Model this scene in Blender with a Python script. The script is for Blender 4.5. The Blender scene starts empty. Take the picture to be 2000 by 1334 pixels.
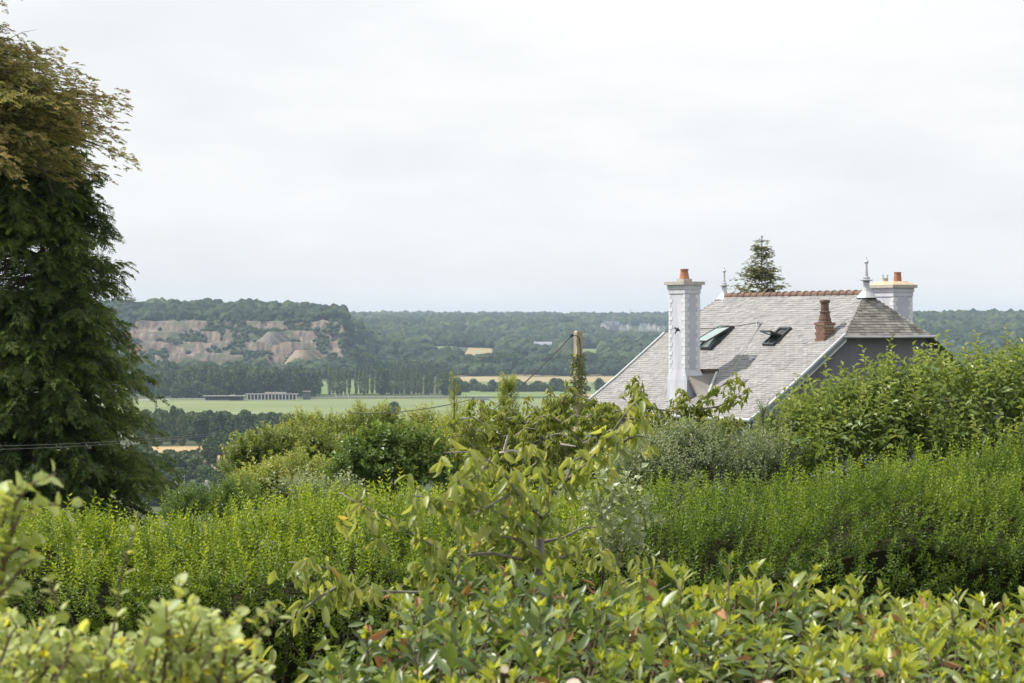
import bpy, math
import numpy as np
from mathutils import Vector

R = math.radians
rng = np.random.default_rng(7)
sc = bpy.context.scene
col = sc.collection

# ------------------------------------------------------------------ camera, world, sun, exposure
EYE = 62.0                     # eye height above the valley floor datum (m)
F, YH = 4722.0, 636.0          # 85 mm lens on a 2000 px wide frame; horizon row
cam_d = bpy.data.cameras.new('camera'); cam = bpy.data.objects.new('camera', cam_d); col.objects.link(cam)
cam_d.lens = 85; cam_d.sensor_width = 36; cam_d.shift_y = -(667 - YH) / 2000.0
cam.location = (0, 0, EYE); cam.rotation_euler = (R(90), 0, 0)
cam_d.clip_start = 0.1; cam_d.clip_end = 30000
cam_d.dof.use_dof = True; cam_d.dof.focus_distance = 34; cam_d.dof.aperture_fstop = 11.0
sc.camera = cam

SUN_EL = R(54); SUN_H = (-0.985, 0.17)
wd = bpy.data.worlds.new('World'); sc.world = wd; wd.use_nodes = True
nt = wd.node_tree; nt.nodes.clear()
out = nt.nodes.new('ShaderNodeOutputWorld'); bg = nt.nodes.new('ShaderNodeBackground')
sky = nt.nodes.new('ShaderNodeTexSky'); sky.sky_type = 'NISHITA'; sky.sun_disc = False
sky.sun_elevation = SUN_EL; sky.sun_rotation = math.atan2(SUN_H[0], SUN_H[1]); sky.air_density = 1.5; sky.dust_density = 3
tc = nt.nodes.new('ShaderNodeTexCoord'); mp = nt.nodes.new('ShaderNodeMapping'); mp.inputs['Scale'].default_value = (1, 1, 3.5)
nz = nt.nodes.new('ShaderNodeTexNoise'); nz.inputs['Scale'].default_value = 4.5; nz.inputs['Detail'].default_value = 6; nz.inputs['Roughness'].default_value = .55
rp = nt.nodes.new('ShaderNodeValToRGB')
rp.color_ramp.elements[0].position = .3; rp.color_ramp.elements[0].color = (7.5, 7.72, 7.95, 1)
rp.color_ramp.elements[1].position = .72; rp.color_ramp.elements[1].color = (9.5, 9.5, 9.55, 1)
mx = nt.nodes.new('ShaderNodeMix'); mx.data_type = 'RGBA'; mx.inputs[0].default_value = .93
nt.links.new(tc.outputs['Generated'], mp.inputs[0]); nt.links.new(mp.outputs[0], nz.inputs['Vector']); nt.links.new(nz.outputs[0], rp.inputs[0])
nt.links.new(sky.outputs[0], mx.inputs[6]); nt.links.new(rp.outputs[0], mx.inputs[7]); nt.links.new(mx.outputs[2], bg.inputs[0])
bg.inputs[1].default_value = 0.1
nt.links.new(bg.outputs[0], out.inputs[0])

sd = bpy.data.lights.new('sun', 'SUN'); sun = bpy.data.objects.new('sun', sd); col.objects.link(sun)
sd.energy = 5.0; sd.angle = R(1.2); sd.color = (1, .95, .87)
ce = math.cos(SUN_EL)
sun.rotation_euler = Vector((-SUN_H[0] * ce, -SUN_H[1] * ce, -math.sin(SUN_EL))).to_track_quat('-Z', 'Y').to_euler()
sun.location = (-30, 5, EYE + 60)

sc.view_settings.view_transform = 'Standard'; sc.view_settings.look = 'None'
sc.view_settings.exposure = 0.22; sc.view_settings.gamma = 1; sc.view_settings.use_curve_mapping = False
sc.render.engine = 'CYCLES'
sc.cycles.max_bounces = 6; sc.cycles.diffuse_bounces = 3; sc.cycles.glossy_bounces = 2; sc.cycles.transmission_bounces = 4
sc.cycles.caustics_reflective = False; sc.cycles.caustics_refractive = False; sc.cycles.sample_clamp_indirect = 4

# ------------------------------------------------------------------ helpers
def P(x, y, D):
    """the point at distance D that the photograph shows at pixel (x, y)"""
    return np.array([(x - 1000) / F * D, D, EYE + (YH - y) / F * D])

def nrm(v):
    v = np.asarray(v, float)
    return v / np.maximum(np.linalg.norm(v, axis=-1, keepdims=True), 1e-9)

def tris(f):
    o = []
    for q in f:
        for i in range(1, len(q) - 1): o.append((q[0], q[i], q[i + 1]))
    return np.array(o, int)

class MB:
    """collects triangles with a tint value per face and a material slot"""
    def __init__(s): s.v = []; s.f = []; s.t = []; s.m = []; s.n = 0
    def add(s, v, f, tint=.5, mat=0):
        v = np.asarray(v, float).reshape(-1, 3)
        f = np.asarray(f, int) if isinstance(f, np.ndarray) else tris(f)
        s.v.append(v); s.f.append(f + s.n); s.n += len(v)
        s.t.append(np.broadcast_to(np.asarray(tint, float), (len(f),)).copy()); s.m.append(np.full(len(f), mat, int))
        return s
    def tile(s, tv, tf, M, T, tint=.5, mat=0, tt=None):
        N = len(T)
        if N == 0: return s
        V = np.einsum('nij,kj->nki', M, tv) + T[:, None, :]
        Fc = tf[None] + (np.arange(N) * len(tv))[:, None, None]
        t = np.repeat(np.broadcast_to(np.asarray(tint, float), (N,)), len(tf))
        if tt is not None: t = t + np.tile(tt, N)
        return s.add(V.reshape(-1, 3), Fc.reshape(-1, 3), t, mat)
    def box(s, c, size, ax=None, tint=.5, mat=0):
        h = np.array(size) / 2.0
        q = np.array([[x, y, z] for x in (-1, 1) for y in (-1, 1) for z in (-1, 1)]) * h
        A = np.eye(3) if ax is None else np.array(ax)
        v = q @ A + np.array(c)
        return s.add(v, [(0, 1, 3, 2), (4, 6, 7, 5), (0, 4, 5, 1), (2, 3, 7, 6), (0, 2, 6, 4), (1, 5, 7, 3)], tint, mat)
    def tube(s, pts, rad, n=6, tint=.5, mat=0, cap=True):
        pts = np.asarray(pts, float); k = len(pts); rad = np.broadcast_to(np.asarray(rad, float), (k,))
        d = np.gradient(pts, axis=0); d = nrm(d)
        ref = np.array([0, 0, 1.]) if abs(d[0][2]) < .9 else np.array([1., 0, 0])
        a = nrm(np.cross(d, ref)); b = np.cross(d, a)
        th = np.arange(n) / n * 2 * np.pi
        v = pts[:, None] + rad[:, None, None] * (np.cos(th)[None, :, None] * a[:, None] + np.sin(th)[None, :, None] * b[:, None])
        f = [(i * n + j, i * n + (j + 1) % n, (i + 1) * n + (j + 1) % n, (i + 1) * n + j) for i in range(k - 1) for j in range(n)]
        if cap: f += [tuple(range(n))[::-1], tuple((k - 1) * n + j for j in range(n))]
        return s.add(v.reshape(-1, 3), f, tint, mat)
    def lathe(s, base, prof, n=16, tint=.5, mat=0):
        th = np.arange(n) / n * 2 * np.pi
        v = np.array([[r * np.cos(t), r * np.sin(t), z] for r, z in prof for t in th]) + np.array(base)
        k = len(prof)
        f = [(i * n + j, i * n + (j + 1) % n, (i + 1) * n + (j + 1) % n, (i + 1) * n + j) for i in range(k - 1) for j in range(n)]
        f += [tuple(range(n))[::-1], tuple((k - 1) * n + j for j in range(n))]
        return s.add(v, f, tint, mat)
    def mesh(s, name, mats, off=(0, 0, 0), smooth=False):
        v = np.concatenate(s.v) - np.array(off); f = np.concatenate(s.f)
        me = bpy.data.meshes.new(name)
        me.vertices.add(len(v)); me.vertices.foreach_set('co', v.astype(np.float32).ravel())
        me.loops.add(len(f) * 3); me.loops.foreach_set('vertex_index', f.astype(np.int32).ravel())
        me.polygons.add(len(f)); me.polygons.foreach_set('loop_start', (np.arange(len(f)) * 3).astype(np.int32))
        for m in (mats if isinstance(mats, (list, tuple)) else [mats]): me.materials.append(m)
        me.polygons.foreach_set('material_index', np.concatenate(s.m).astype(np.int32))
        me.update(calc_edges=True)
        me.polygons.foreach_set('use_smooth', np.full(len(f), smooth))
        at = me.attributes.new('tint', 'FLOAT', 'FACE'); at.data.foreach_set('value', np.concatenate(s.t).astype(np.float32))
        return me

def link(name, me, parent=None, loc=None, kind=None):
    o = bpy.data.objects.new(name, me); col.objects.link(o)
    if parent is not None: o.parent = parent
    if loc is not None: o.location = loc
    if kind: o['kind'] = kind
    return o

def tag(o, label, cat, group=None):
    o['label'] = label; o['category'] = cat
    if group: o['group'] = group
    return o

def thing(name, label, cat, loc, group=None):
    o = bpy.data.objects.new(name, None); col.objects.link(o); o.location = tuple(loc); o.empty_display_size = .1
    return tag(o, label, cat, group)

def part(name, mb, mats, root, kind=None, smooth=False):
    """a part of a thing, its vertices given in world coordinates"""
    r = root
    off = np.array(root.location)
    while r.parent is not None:
        r = r.parent; off = off + np.array(r.location)
    return link(name, mb.mesh(name, mats, off, smooth), root, kind=kind)

def copy_tree(o, parent=None):
    c = o.copy(); col.objects.link(c); c.parent = parent
    for ch in list(o.children): copy_tree(ch, c)
    return c

_pt = rng.permutation(512)
def vnoise(p):
    """smooth 3-D value noise in 0..1, vectorised"""
    p = np.asarray(p, float); i = np.floor(p).astype(int); f = p - i; f = f * f * (3 - 2 * f)
    def h(a, b, c): return ((_pt[(_pt[(_pt[a % 512] + b) % 512] + c) % 512]) / 511.0)
    r = 0
    for dx in (0, 1):
        for dy in (0, 1):
            for dz in (0, 1):
                w = (f[..., 0] if dx else 1 - f[..., 0]) * (f[..., 1] if dy else 1 - f[..., 1]) * (f[..., 2] if dz else 1 - f[..., 2])
                r = r + w * h(i[..., 0] + dx, i[..., 1] + dy, i[..., 2] + dz)
    return r

def frames(d, n):
    """matrices whose columns are x, y (= d) and z (near n)"""
    d = nrm(d); x = nrm(np.cross(d, n)); z = np.cross(x, d)
    return np.stack([x, d, z], axis=-1)

def rnd_dir(n, up=0.0):
    v = rng.normal(size=(n, 3)); v[:, 2] += up
    return nrm(v)

# ------------------------------------------------------------------ materials
def new_mat(name):
    m = bpy.data.materials.new(name); m.use_nodes = True
    return m, m.node_tree, m.node_tree.nodes['Principled BSDF']

def ramp(nt, stops):
    r = nt.nodes.new('ShaderNodeValToRGB'); cr = r.color_ramp
    while len(cr.elements) < len(stops): cr.elements.new(.5)
    for e, (p, c) in zip(cr.elements, stops): e.position = p; e.color = (*c, 1)
    return r

def leaf_mat(name, stops, rough=.45, trans=.35, tcol=None, spec=.4, objrand=False, speck=0.0):
    m, nt, b = new_mat(name)
    a = nt.nodes.new('ShaderNodeAttribute'); a.attribute_name = 'tint'
    src = a.outputs['Fac']
    if objrand:
        oi = nt.nodes.new('ShaderNodeObjectInfo'); ad = nt.nodes.new('ShaderNodeMath'); ad.operation = 'MULTIPLY_ADD'
        nt.links.new(oi.outputs['Random'], ad.inputs[0]); ad.inputs[1].default_value = .16; ad.inputs[2].default_value = -.08
        a2 = nt.nodes.new('ShaderNodeMath'); nt.links.new(src, a2.inputs[0]); nt.links.new(ad.outputs[0], a2.inputs[1]); src = a2.outputs[0]
    if speck:
        gg = nt.nodes.new('ShaderNodeNewGeometry'); sn = nt.nodes.new('ShaderNodeTexNoise'); sn.inputs['Scale'].default_value = speck; sn.inputs['Detail'].default_value = 4; sn.inputs['Roughness'].default_value = .7
        nt.links.new(gg.outputs['Position'], sn.inputs['Vector']); sm = nt.nodes.new('ShaderNodeMath'); sm.operation = 'MULTIPLY_ADD'; nt.links.new(sn.outputs[0], sm.inputs[0]); sm.inputs[1].default_value = 1.6; sm.inputs[2].default_value = -.8
        s2 = nt.nodes.new('ShaderNodeMath'); nt.links.new(src, s2.inputs[0]); nt.links.new(sm.outputs[0], s2.inputs[1]); src = s2.outputs[0]
    r = ramp(nt, stops); nt.links.new(src, r.inputs[0])
    nt.links.new(r.outputs[0], b.inputs['Base Color']); b.inputs['Roughness'].default_value = rough
    b.inputs['Specular IOR Level'].default_value = spec
    if trans:
        t = nt.nodes.new('ShaderNodeBsdfTranslucent'); mul = nt.nodes.new('ShaderNodeMix'); mul.data_type = 'RGBA'; mul.blend_type = 'MULTIPLY'; mul.inputs[0].default_value = 1
        nt.links.new(r.outputs[0], mul.inputs[6]); mul.inputs[7].default_value = (*(tcol or (2.0, 1.9, .9)), 1)
        nt.links.new(mul.outputs[2], t.inputs[0])
        mix = nt.nodes.new('ShaderNodeMixShader'); mix.inputs[0].default_value = trans
        nt.links.new(b.outputs[0], mix.inputs[1]); nt.links.new(t.outputs[0], mix.inputs[2])
        nt.links.new(mix.outputs[0], nt.nodes['Material Output'].inputs[0])
    return m

def surf(name, c1, c2, scale=3.0, rough=.8, bump=.0, metal=0, tint=0.0, detail=5, stretch=(1, 1, 1), spec=.3):
    """two-tone noise surface; 'tint' mixes in the per-face value"""
    m, nt, b = new_mat(name)
    g = nt.nodes.new('ShaderNodeNewGeometry'); mpn = nt.nodes.new('ShaderNodeMapping'); mpn.inputs['Scale'].default_value = stretch
    nt.links.new(g.outputs['Position'], mpn.inputs[0])
    n = nt.nodes.new('ShaderNodeTexNoise'); n.inputs['Scale'].default_value = scale; n.inputs['Detail'].default_value = detail; n.inputs['Roughness'].default_value = .62
    nt.links.new(mpn.outputs[0], n.inputs['Vector'])
    src = n.outputs[0]
    if tint:
        a = nt.nodes.new('ShaderNodeAttribute'); a.attribute_name = 'tint'
        mm = nt.nodes.new('ShaderNodeMix'); mm.inputs[0].default_value = tint
        nt.links.new(src, mm.inputs[2]); nt.links.new(a.outputs['Fac'], mm.inputs[3]); src = mm.outputs[0]
    r = ramp(nt, [(.3, c1), (.7, c2)]); nt.links.new(src, r.inputs[0]); nt.links.new(r.outputs[0], b.inputs['Base Color'])
    b.inputs['Roughness'].default_value = rough; b.inputs['Metallic'].default_value = metal; b.inputs['Specular IOR Level'].default_value = spec
    if bump:
        bp = nt.nodes.new('ShaderNodeBump'); bp.inputs['Strength'].default_value = bump; bp.inputs['Distance'].default_value = .02
        nt.links.new(n.outputs[0], bp.inputs['Height']); nt.links.new(bp.outputs[0], b.inputs['Normal'])
    return m

M = {}
M['ground'] = surf('ground', (.03, .045, .016), (.085, .095, .035), .022, .95, detail=12)
M['turf'] = surf('turf', (.115, .155, .055), (.20, .23, .09), .02, .95, stretch=(.25, 1, 1))
M['pasture'] = surf('pasture', (.10, .155, .045), (.16, .21, .07), .02, .95)
M['drygrass'] = surf('dry_grass', (.26, .21, .11), (.34, .28, .15), .02, .95, stretch=(.4, 1, 1))
M['stubble'] = surf('stubble', (.32, .22, .11), (.43, .31, .15), .03, .95)
M['bark'] = surf('bark', (.06, .05, .04), (.17, .14, .11), 18, .9, .5, stretch=(1, 1, .3))
M['barkgrey'] = surf('bark_grey', (.13, .12, .10), (.30, .28, .25), 25, .85, .5, stretch=(1, 1, .4))
M['bleach'] = surf('bleached_wood', (.35, .32, .28), (.5, .47, .42), 20, .9)
M['twig'] = surf('twig', (.10, .075, .05), (.20, .15, .10), 30, .85)
M['core'] = surf('dark_hedge_core', (.012, .016, .008), (.035, .035, .018), 9, 1.0, spec=0.0)  # near-black colour stands in for the shade inside the hedges
M['wood_cut'] = surf('cut_wood', (.42, .34, .26), (.62, .53, .43), 30, .85)
M['deadleaf'] = leaf_mat('dead_leaf', [(0, (.20, .09, .04)), (1, (.38, .2, .1))], .6, .15)
# leaves (tint 0..1 from dark to light)
M['privet'] = leaf_mat('privet_leaf', [(0, (.05, .09, .008)), (.5, (.15, .22, .016)), (1, (.31, .37, .04))], .46, .42)
M['privet2'] = leaf_mat('hedge_leaf', [(0, (.04, .08, .01)), (.5, (.125, .195, .018)), (1, (.27, .345, .045))], .46, .42)
M['laurel'] = leaf_mat('laurel_leaf', [(0, (.06, .10, .042)), (.4, (.15, .205, .06)), (.72, (.33, .365, .08)), (1, (.50, .50, .08))], .36, .3, objrand=True, spec=.5)
M['bud'] = leaf_mat('laurel_bud', [(0, (.26, .32, .035)), (1, (.44, .46, .06))], .4, .35)
M['paleleaf'] = leaf_mat('pale_round_leaf', [(0, (.16, .21, .08)), (.5, (.33, .39, .15)), (.85, (.47, .51, .22)), (1, (.60, .53, .06))], .5, .35, objrand=True)
M['cherry'] = leaf_mat('cherry_leaf', [(0, (.10, .15, .04)), (.5, (.23, .275, .08)), (.96, (.42, .43, .15)), (1, (.45, .25, .07))], .4, .4, objrand=True)
M['cherry2'] = leaf_mat('far_cherry_leaf', [(0, (.09, .13, .032)), (.5, (.195, .24, .062)), (1, (.34, .36, .11))], .42, .35)
M['apple'] = leaf_mat('apple_leaf', [(0, (.05, .085, .022)), (.5, (.13, .185, .05)), (1, (.26, .315, .10))], .4, .32, objrand=True)
M['greyleaf'] = leaf_mat('grey_green_leaf', [(0, (.075, .105, .055)), (.5, (.18, .225, .125)), (1, (.33, .375, .23))], .4, .25)
M['oak'] = leaf_mat('oak_leaf', [(0, (.07, .105, .028)), (.5, (.165, .21, .052)), (1, (.31, .34, .10))], .45, .32)
M['hazel'] = leaf_mat('hazel_leaf', [(0, (.04, .07, .017)), (.5, (.105, .165, .038)), (1, (.23, .31, .08))], .35, .28)
M['yellowshrub'] = leaf_mat('yellow_green_leaf', [(0, (.10, .135, .03)), (.5, (.215, .26, .065)), (1, (.37, .395, .12))], .45, .35)
M['ivy'] = leaf_mat('ivy_leaf', [(0, (.05, .08, .018)), (1, (.20, .24, .06))], .35, .2)
M['cypress'] = leaf_mat('cypress_frond', [(0, (.022, .045, .012)), (.5, (.075, .12, .026)), (1, (.21, .26, .06))], .5, .28)
M['fir'] = leaf_mat('fir_frond', [(0, (.11, .135, .045)), (.45, (.27, .275, .09)), (.75, (.41, .35, .15)), (1, (.50, .37, .23))], .55, .4, tcol=(1.5, 1.4, .8))
M['spruce'] = leaf_mat('spruce_frond', [(0, (.07, .09, .035)), (1, (.22, .23, .095))], .6, .25)
M['farwood'] = leaf_mat('far_wood', [(0, (.016, .030, .016)), (.5, (.036, .056, .025)), (1, (.095, .118, .045))], .85, 0, spec=.1, speck=.35)
M['midtree'] = leaf_mat('valley_tree', [(0, (.03, .052, .02)), (.5, (.07, .105, .038)), (1, (.16, .19, .07))], .8, .1, spec=.1, objrand=True)
M['poplar'] = leaf_mat('poplar', [(0, (.05, .085, .03)), (.5, (.115, .155, .055)), (1, (.20, .24, .09))], .8, .1, spec=.1, objrand=True)

# ------------------------------------------------------------------ terrain
near_D = [-60, 3.6, 4.6, 9, 17, 25, 40, 60, 75, 100, 200, 400, 650, 900]
near_z = [-1.65, -1.65, -2.6, -3.1, -3.3, -3.8, -5.2, -7, -8, -11, -24, -44, -56, -60]
tab_D = np.array([900, 2300, 2550, 2700, 2900, 3200, 3700, 4300, 5500, 7000, 9300])
tab_px = np.array([-1500, 0, 300, 480, 560, 630, 668, 684, 760, 1000, 1300, 1500, 1760, 1900, 2100, 4000])
def colm(*a): return list(a)
qh = lambda t: [-60, -60, -56, -44, 3, t, t - 8, -5, 4, 14, 0]
mid = lambda a=0: [-60, -60, -60, -60, -57, -47 + a, -31 + a, -16 + a, 1, 20, 0]
rgt = [-60, -60, -60, -60, -54, -29, -10, 5, 8, 16, 0]
tab = np.array([qh(20), qh(19), qh(19.5), qh(18.5), qh(15), qh(13), qh(9.5), [-60, -60, -57, -48, -30, -10, -12, -8, 2, 20, 0], mid(8), mid(0), mid(0), mid(2), rgt, [v + 2 if v > -50 else v for v in rgt], rgt, rgt], float)
def ground(x, y):
    x = np.asarray(x, float); y = np.asarray(y, float)
    z = np.interp(y, near_D, near_z)
    px = 1000 + F * x / np.maximum(y, 1.0)
    pi = np.clip(np.interp(px, tab_px, np.arange(len(tab_px))), 0, len(tab_px) - 1.001)
    di = np.clip(np.interp(y, tab_D, np.arange(len(tab_D))), 0, len(tab_D) - 1.001)
    i, j = pi.astype(int), di.astype(int); a, b = pi - i, di - j; a = a * a * (3 - 2 * a)
    zt = tab[i, j] * (1 - a) * (1 - b) + tab[i + 1, j] * a * (1 - b) + tab[i, j + 1] * (1 - a) * b + tab[i + 1, j + 1] * a * b
    z = np.where(y > 900, zt, z)
    nzv = (vnoise(np.stack([x / 260, y / 340, 0 * x + 3.3], -1)) - .5) * 13 + (vnoise(np.stack([x / 90, y / 120, 0 * x + 8.3], -1)) - .5) * 5
    dip = np.clip((px - 1110) / 50, 0, 1) * np.clip((1370 - px) / 50, 0, 1) * np.clip((y - 3600) / 500, 0, 1) * np.clip((5700 - y) / 300, 0, 1)
    return EYE + z - 15 * dip + nzv * np.clip((y - 2750) / 500, 0, 1) * (1 - .7 * dip)

Ds = np.concatenate([np.linspace(-60, 0, 5), np.linspace(1, 60, 40), np.geomspace(65, 900, 40), np.geomspace(950, 2400, 30), np.linspace(2440, 4600, 90), np.geomspace(4700, 9300, 30)])
ss = np.concatenate([np.linspace(-1.3, -.3, 12), np.linspace(-.27, .27, 150), np.linspace(.3, 1.3, 12)])
S, DD = np.meshgrid(ss, Ds); X = S * (45 + np.maximum(DD, 0)); Z = ground(X, DD)
nr, nc = S.shape
idx = np.arange(nr * nc).reshape(nr, nc)
q = np.stack([idx[:-1, :-1], idx[:-1, 1:], idx[1:, 1:], idx[1:, :-1]], -1).reshape(-1, 4)
g = MB().add(np.stack([X, DD, Z], -1).reshape(-1, 3), np.concatenate([q[:, [0, 1, 2]], q[:, [0, 2, 3]]]))
link('ground', g.mesh('ground', M['ground'], smooth=True), kind='structure')

def field(name, mat, corners, h=.25, n=10):
    """a sheet of land: corners (px, D) in order, draped over the ground"""
    c = np.array(corners, float); u, v = np.meshgrid(np.linspace(0, 1, n), np.linspace(0, 1, n))
    pd = (c[0] * ((1 - u) * (1 - v))[..., None] + c[1] * (u * (1 - v))[..., None] + c[2] * (u * v)[..., None] + c[3] * ((1 - u) * v)[..., None])
    x = (pd[..., 0] - 1000) / F * pd[..., 1]; y = pd[..., 1]
    ii = np.arange(n * n).reshape(n, n); q = np.stack([ii[:-1, :-1], ii[:-1, 1:], ii[1:, 1:], ii[1:, :-1]], -1).reshape(-1, 4)
    mb = MB().add(np.stack([x, y, ground(x, y) + h], -1).reshape(-1, 3), np.concatenate([q[:, [0, 1, 2]], q[:, [0, 2, 3]]]))
    return link(name, mb.mesh(name, mat), kind='structure')
Dy = lambda y: 60.0 * F / (y - YH)
field('racecourse_turf', M['turf'], [(-700, Dy(818)), (1700, Dy(826)), (1600, Dy(776)), (-500, Dy(785))])
field('pasture', M['pasture'], [(560, Dy(771)), (760, Dy(770)), (780, Dy(744)), (560, Dy(744))])
field('pasture', M['pasture'], [(880, Dy(776)), (1330, Dy(776)), (1330, Dy(758)), (880, Dy(760))], .5)
field('pasture', M['pasture'], [(880, Dy(757)), (1330, Dy(757)), (1330, Dy(747)), (880, Dy(747))])
field('dry_meadow', M['drygrass'], [(860, Dy(746)), (1330, Dy(747)), (1330, Dy(735)), (860, Dy(734))])
field('dry_meadow', M['drygrass'], [(1060, Dy(776)), (1330, Dy(777)), (1330, Dy(769)), (1180, Dy(769))], .8)
field('stubble_field', M['stubble'], [(250, Dy(905)), (560, Dy(905)), (560, Dy(872)), (250, Dy(872))])
field('stubble_field', M['stubble'], [(385, Dy(940)), (500, Dy(940)), (500, Dy(910)), (385, Dy(912))], .4)
field('hill_field', M['stubble'], [(1006, 2990), (1034, 2990), (1034, 3240), (1012, 3240)], .8)
field('hill_field', M['drygrass'], [(905, 3180), (965, 3180), (960, 3450), (915, 3450)], .8)
field('hill_field', M['pasture'], [(1120, 3250), (1170, 3250), (1170, 3500), (1120, 3500)], .8)
field('hill_field', M['pasture'], [(840, 3350), (900, 3350), (890, 3520), (850, 3520)], .8)

# quarry face: benches and rock walls cut into the hill
def rock_mat():
    m, nt, b = new_mat('quarry_rock')
    g = nt.nodes.new('ShaderNodeNewGeometry')
    def noise(scale, st, detail=5):
        mp = nt.nodes.new('ShaderNodeMapping'); mp.inputs['Scale'].default_value = st; nt.links.new(g.outputs['Position'], mp.inputs[0])
        n = nt.nodes.new('ShaderNodeTexNoise'); n.inputs['Scale'].default_value = scale; n.inputs['Detail'].default_value = detail; nt.links.new(mp.outputs[0], n.inputs['Vector']); return n
    n1 = noise(.22, (1, .2, .14), 7); r1 = ramp(nt, [(.38, (.058, .043, .038)), (.5, (.13, .097, .078)), (.66, (.25, .19, .13))]); nt.links.new(n1.outputs[0], r1.inputs[0])
    n2 = noise(.013, (1, .6, 2.0), 3); r2 = ramp(nt, [(.60, (0, 0, 0)), (.68, (1, 1, 1))]); nt.links.new(n2.outputs[0], r2.inputs[0])
    mx = nt.nodes.new('ShaderNodeMix'); mx.data_type = 'RGBA'; nt.links.new(r2.outputs[0], mx.inputs[0]); nt.links.new(r1.outputs[0], mx.inputs[6]); mx.inputs[7].default_value = (.40, .17, .08, 1)
    n3 = noise(.03, (1, 1, 2.2), 6); r3 = ramp(nt, [(.49, (0, 0, 0)), (.60, (1, 1, 1))]); nt.links.new(n3.outputs[0], r3.inputs[0])
    m3 = nt.nodes.new('ShaderNodeMix'); m3.data_type = 'RGBA'; nt.links.new(r3.outputs[0], m3.inputs[0]); nt.links.new(mx.outputs[2], m3.inputs[6]); m3.inputs[7].default_value = (.07, .08, .04, 1)
    nt.links.new(m3.outputs[2], b.inputs['Base Color']); b.inputs['Roughness'].default_value = .9
    return m
M['rock'] = rock_mat()
npx, nd = 240, 90
pxs = np.linspace(200, 690, npx); tq = np.linspace(0, 1, nd)
PX, TQ = np.meshgrid(pxs, tq); Dq = 2690 + TQ * 215; Xq = (PX - 1000) / F * Dq
base = ground(Xq, Dq)
wob = (vnoise(np.stack([Xq / 60, Dq / 80, 0 * Xq], -1)) - .5) * .16
tt = np.clip(TQ + wob, 0, 1); k = tt * 4; st = (np.floor(k) + np.clip((k - np.floor(k)) / .3, 0, 1) * .95 + .05 * (k - np.floor(k))) / 4
hq = EYE - 45 + 50 * np.minimum(st, 1) + (vnoise(np.stack([Xq / 9, Dq / 9, 0 * Xq + 2], -1)) - .5) * 4
edge = np.clip((PX - 215) / 40, 0, 1) * np.clip((690 - PX) / 50, 0, 1) * np.clip(TQ / .04, 0, 1) * np.clip((1 - TQ) / .06, 0, 1)
Zq = np.maximum(base + .6, base + .6 + (hq - base) * edge)
ii = np.arange(npx * nd).reshape(nd, npx); q = np.stack([ii[:-1, :-1], ii[:-1, 1:], ii[1:, 1:], ii[1:, :-1]], -1).reshape(-1, 4)
qm = MB().add(np.stack([Xq, Dq, Zq], -1).reshape(-1, 3), np.concatenate([q[:, [0, 1, 2]], q[:, [0, 2, 3]]]))
link('quarry_face', qm.mesh('quarry_face', M['rock']), kind='structure')
def quarry_h(px, D):
    i = np.clip(np.round((np.asarray(px) - 200) / 490 * (npx - 1)).astype(int), 0, npx - 1); j = np.clip(np.round((np.asarray(D) - 2690) / 215 * (nd - 1)).astype(int), 0, nd - 1)
    return Zq[j, i]

M['spoil'] = surf('spoil', (.21, .17, .12), (.33, .27, .19), .25, .95, stretch=(1, 1, .2))
M['spoilgrey'] = surf('grey_spoil', (.13, .115, .105), (.20, .18, .16), .3, .95, stretch=(1, 1, .2))
def heap(px0, px1, ytop, ybot, D, mat, label, flat=.0, skew=.5):
    c = P((px0 + px1) / 2, ybot, D); w = (px1 - px0) / F * D / 2; h = (ybot - ytop) / F * D
    n, k = 40, 14; v = []
    for j in range(k):
        r = 1 - j / (k - 1) * (1 - flat)
        for i in range(n):
            t = 2 * np.pi * i / n; rr = r * (1 + .12 * math.sin(3 * t + 1) + .06 * math.sin(9 * t + j))
            v.append((c[0] + (skew - .5) * 2 * w * j / (k - 1) * (1 - flat) + w * rr * math.cos(t), c[1] + w * .8 * rr * math.sin(t), c[2] - 4 + (h + 4) * (j / (k - 1)) ** .85))
    f = [(j * n + i, j * n + (i + 1) % n, (j + 1) * n + (i + 1) % n, (j + 1) * n + i) for j in range(k - 1) for i in range(n)] + [tuple((k - 1) * n + i for i in range(n))]
    o = link('spoil_heap', MB().add(np.array(v) - c, f).mesh('spoil_heap', mat), loc=c)
    tag(o, label, 'spoil heap')
heap(545, 640, 684, 716, 2655, M['spoil'], 'pale tan flat-topped spoil heap at the quarry foot', .45, .6)
heap(478, 580, 648, 684, 2775, M['spoilgrey'], 'broad grey spoil heap halfway up the quarry', .3, .62)

# ------------------------------------------------------------------ far woods
def ico(sub):
    import bmesh
    bm = bmesh.new(); bmesh.ops.create_icosphere(bm, subdivisions=sub, radius=1)
    v = np.array([x.co[:] for x in bm.verts]); f = np.array([[y.index for y in x.verts] for x in bm.faces]); bm.free()
    return v, f
ico1 = ico(1); ico2 = ico(2)
def lumpy(base, amp, s):
    v, f = base; d = 1 + amp * (vnoise(v * 2.3 + s * 7.1) - .5) * 2 + amp * .6 * rng.uniform(-1, 1, len(v))
    w = v * d[:, None]; w[:, 2] = np.where(w[:, 2] < 0, w[:, 2] * .7, w[:, 2])
    return w, f
crownv = [lumpy(ico2, .2, s) for s in range(4)]; crowns = [lumpy(ico2, .22, s + 9) for s in range(5)]; crownl = [lumpy(ico1, .2, s + 20) for s in range(4)]

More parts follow.
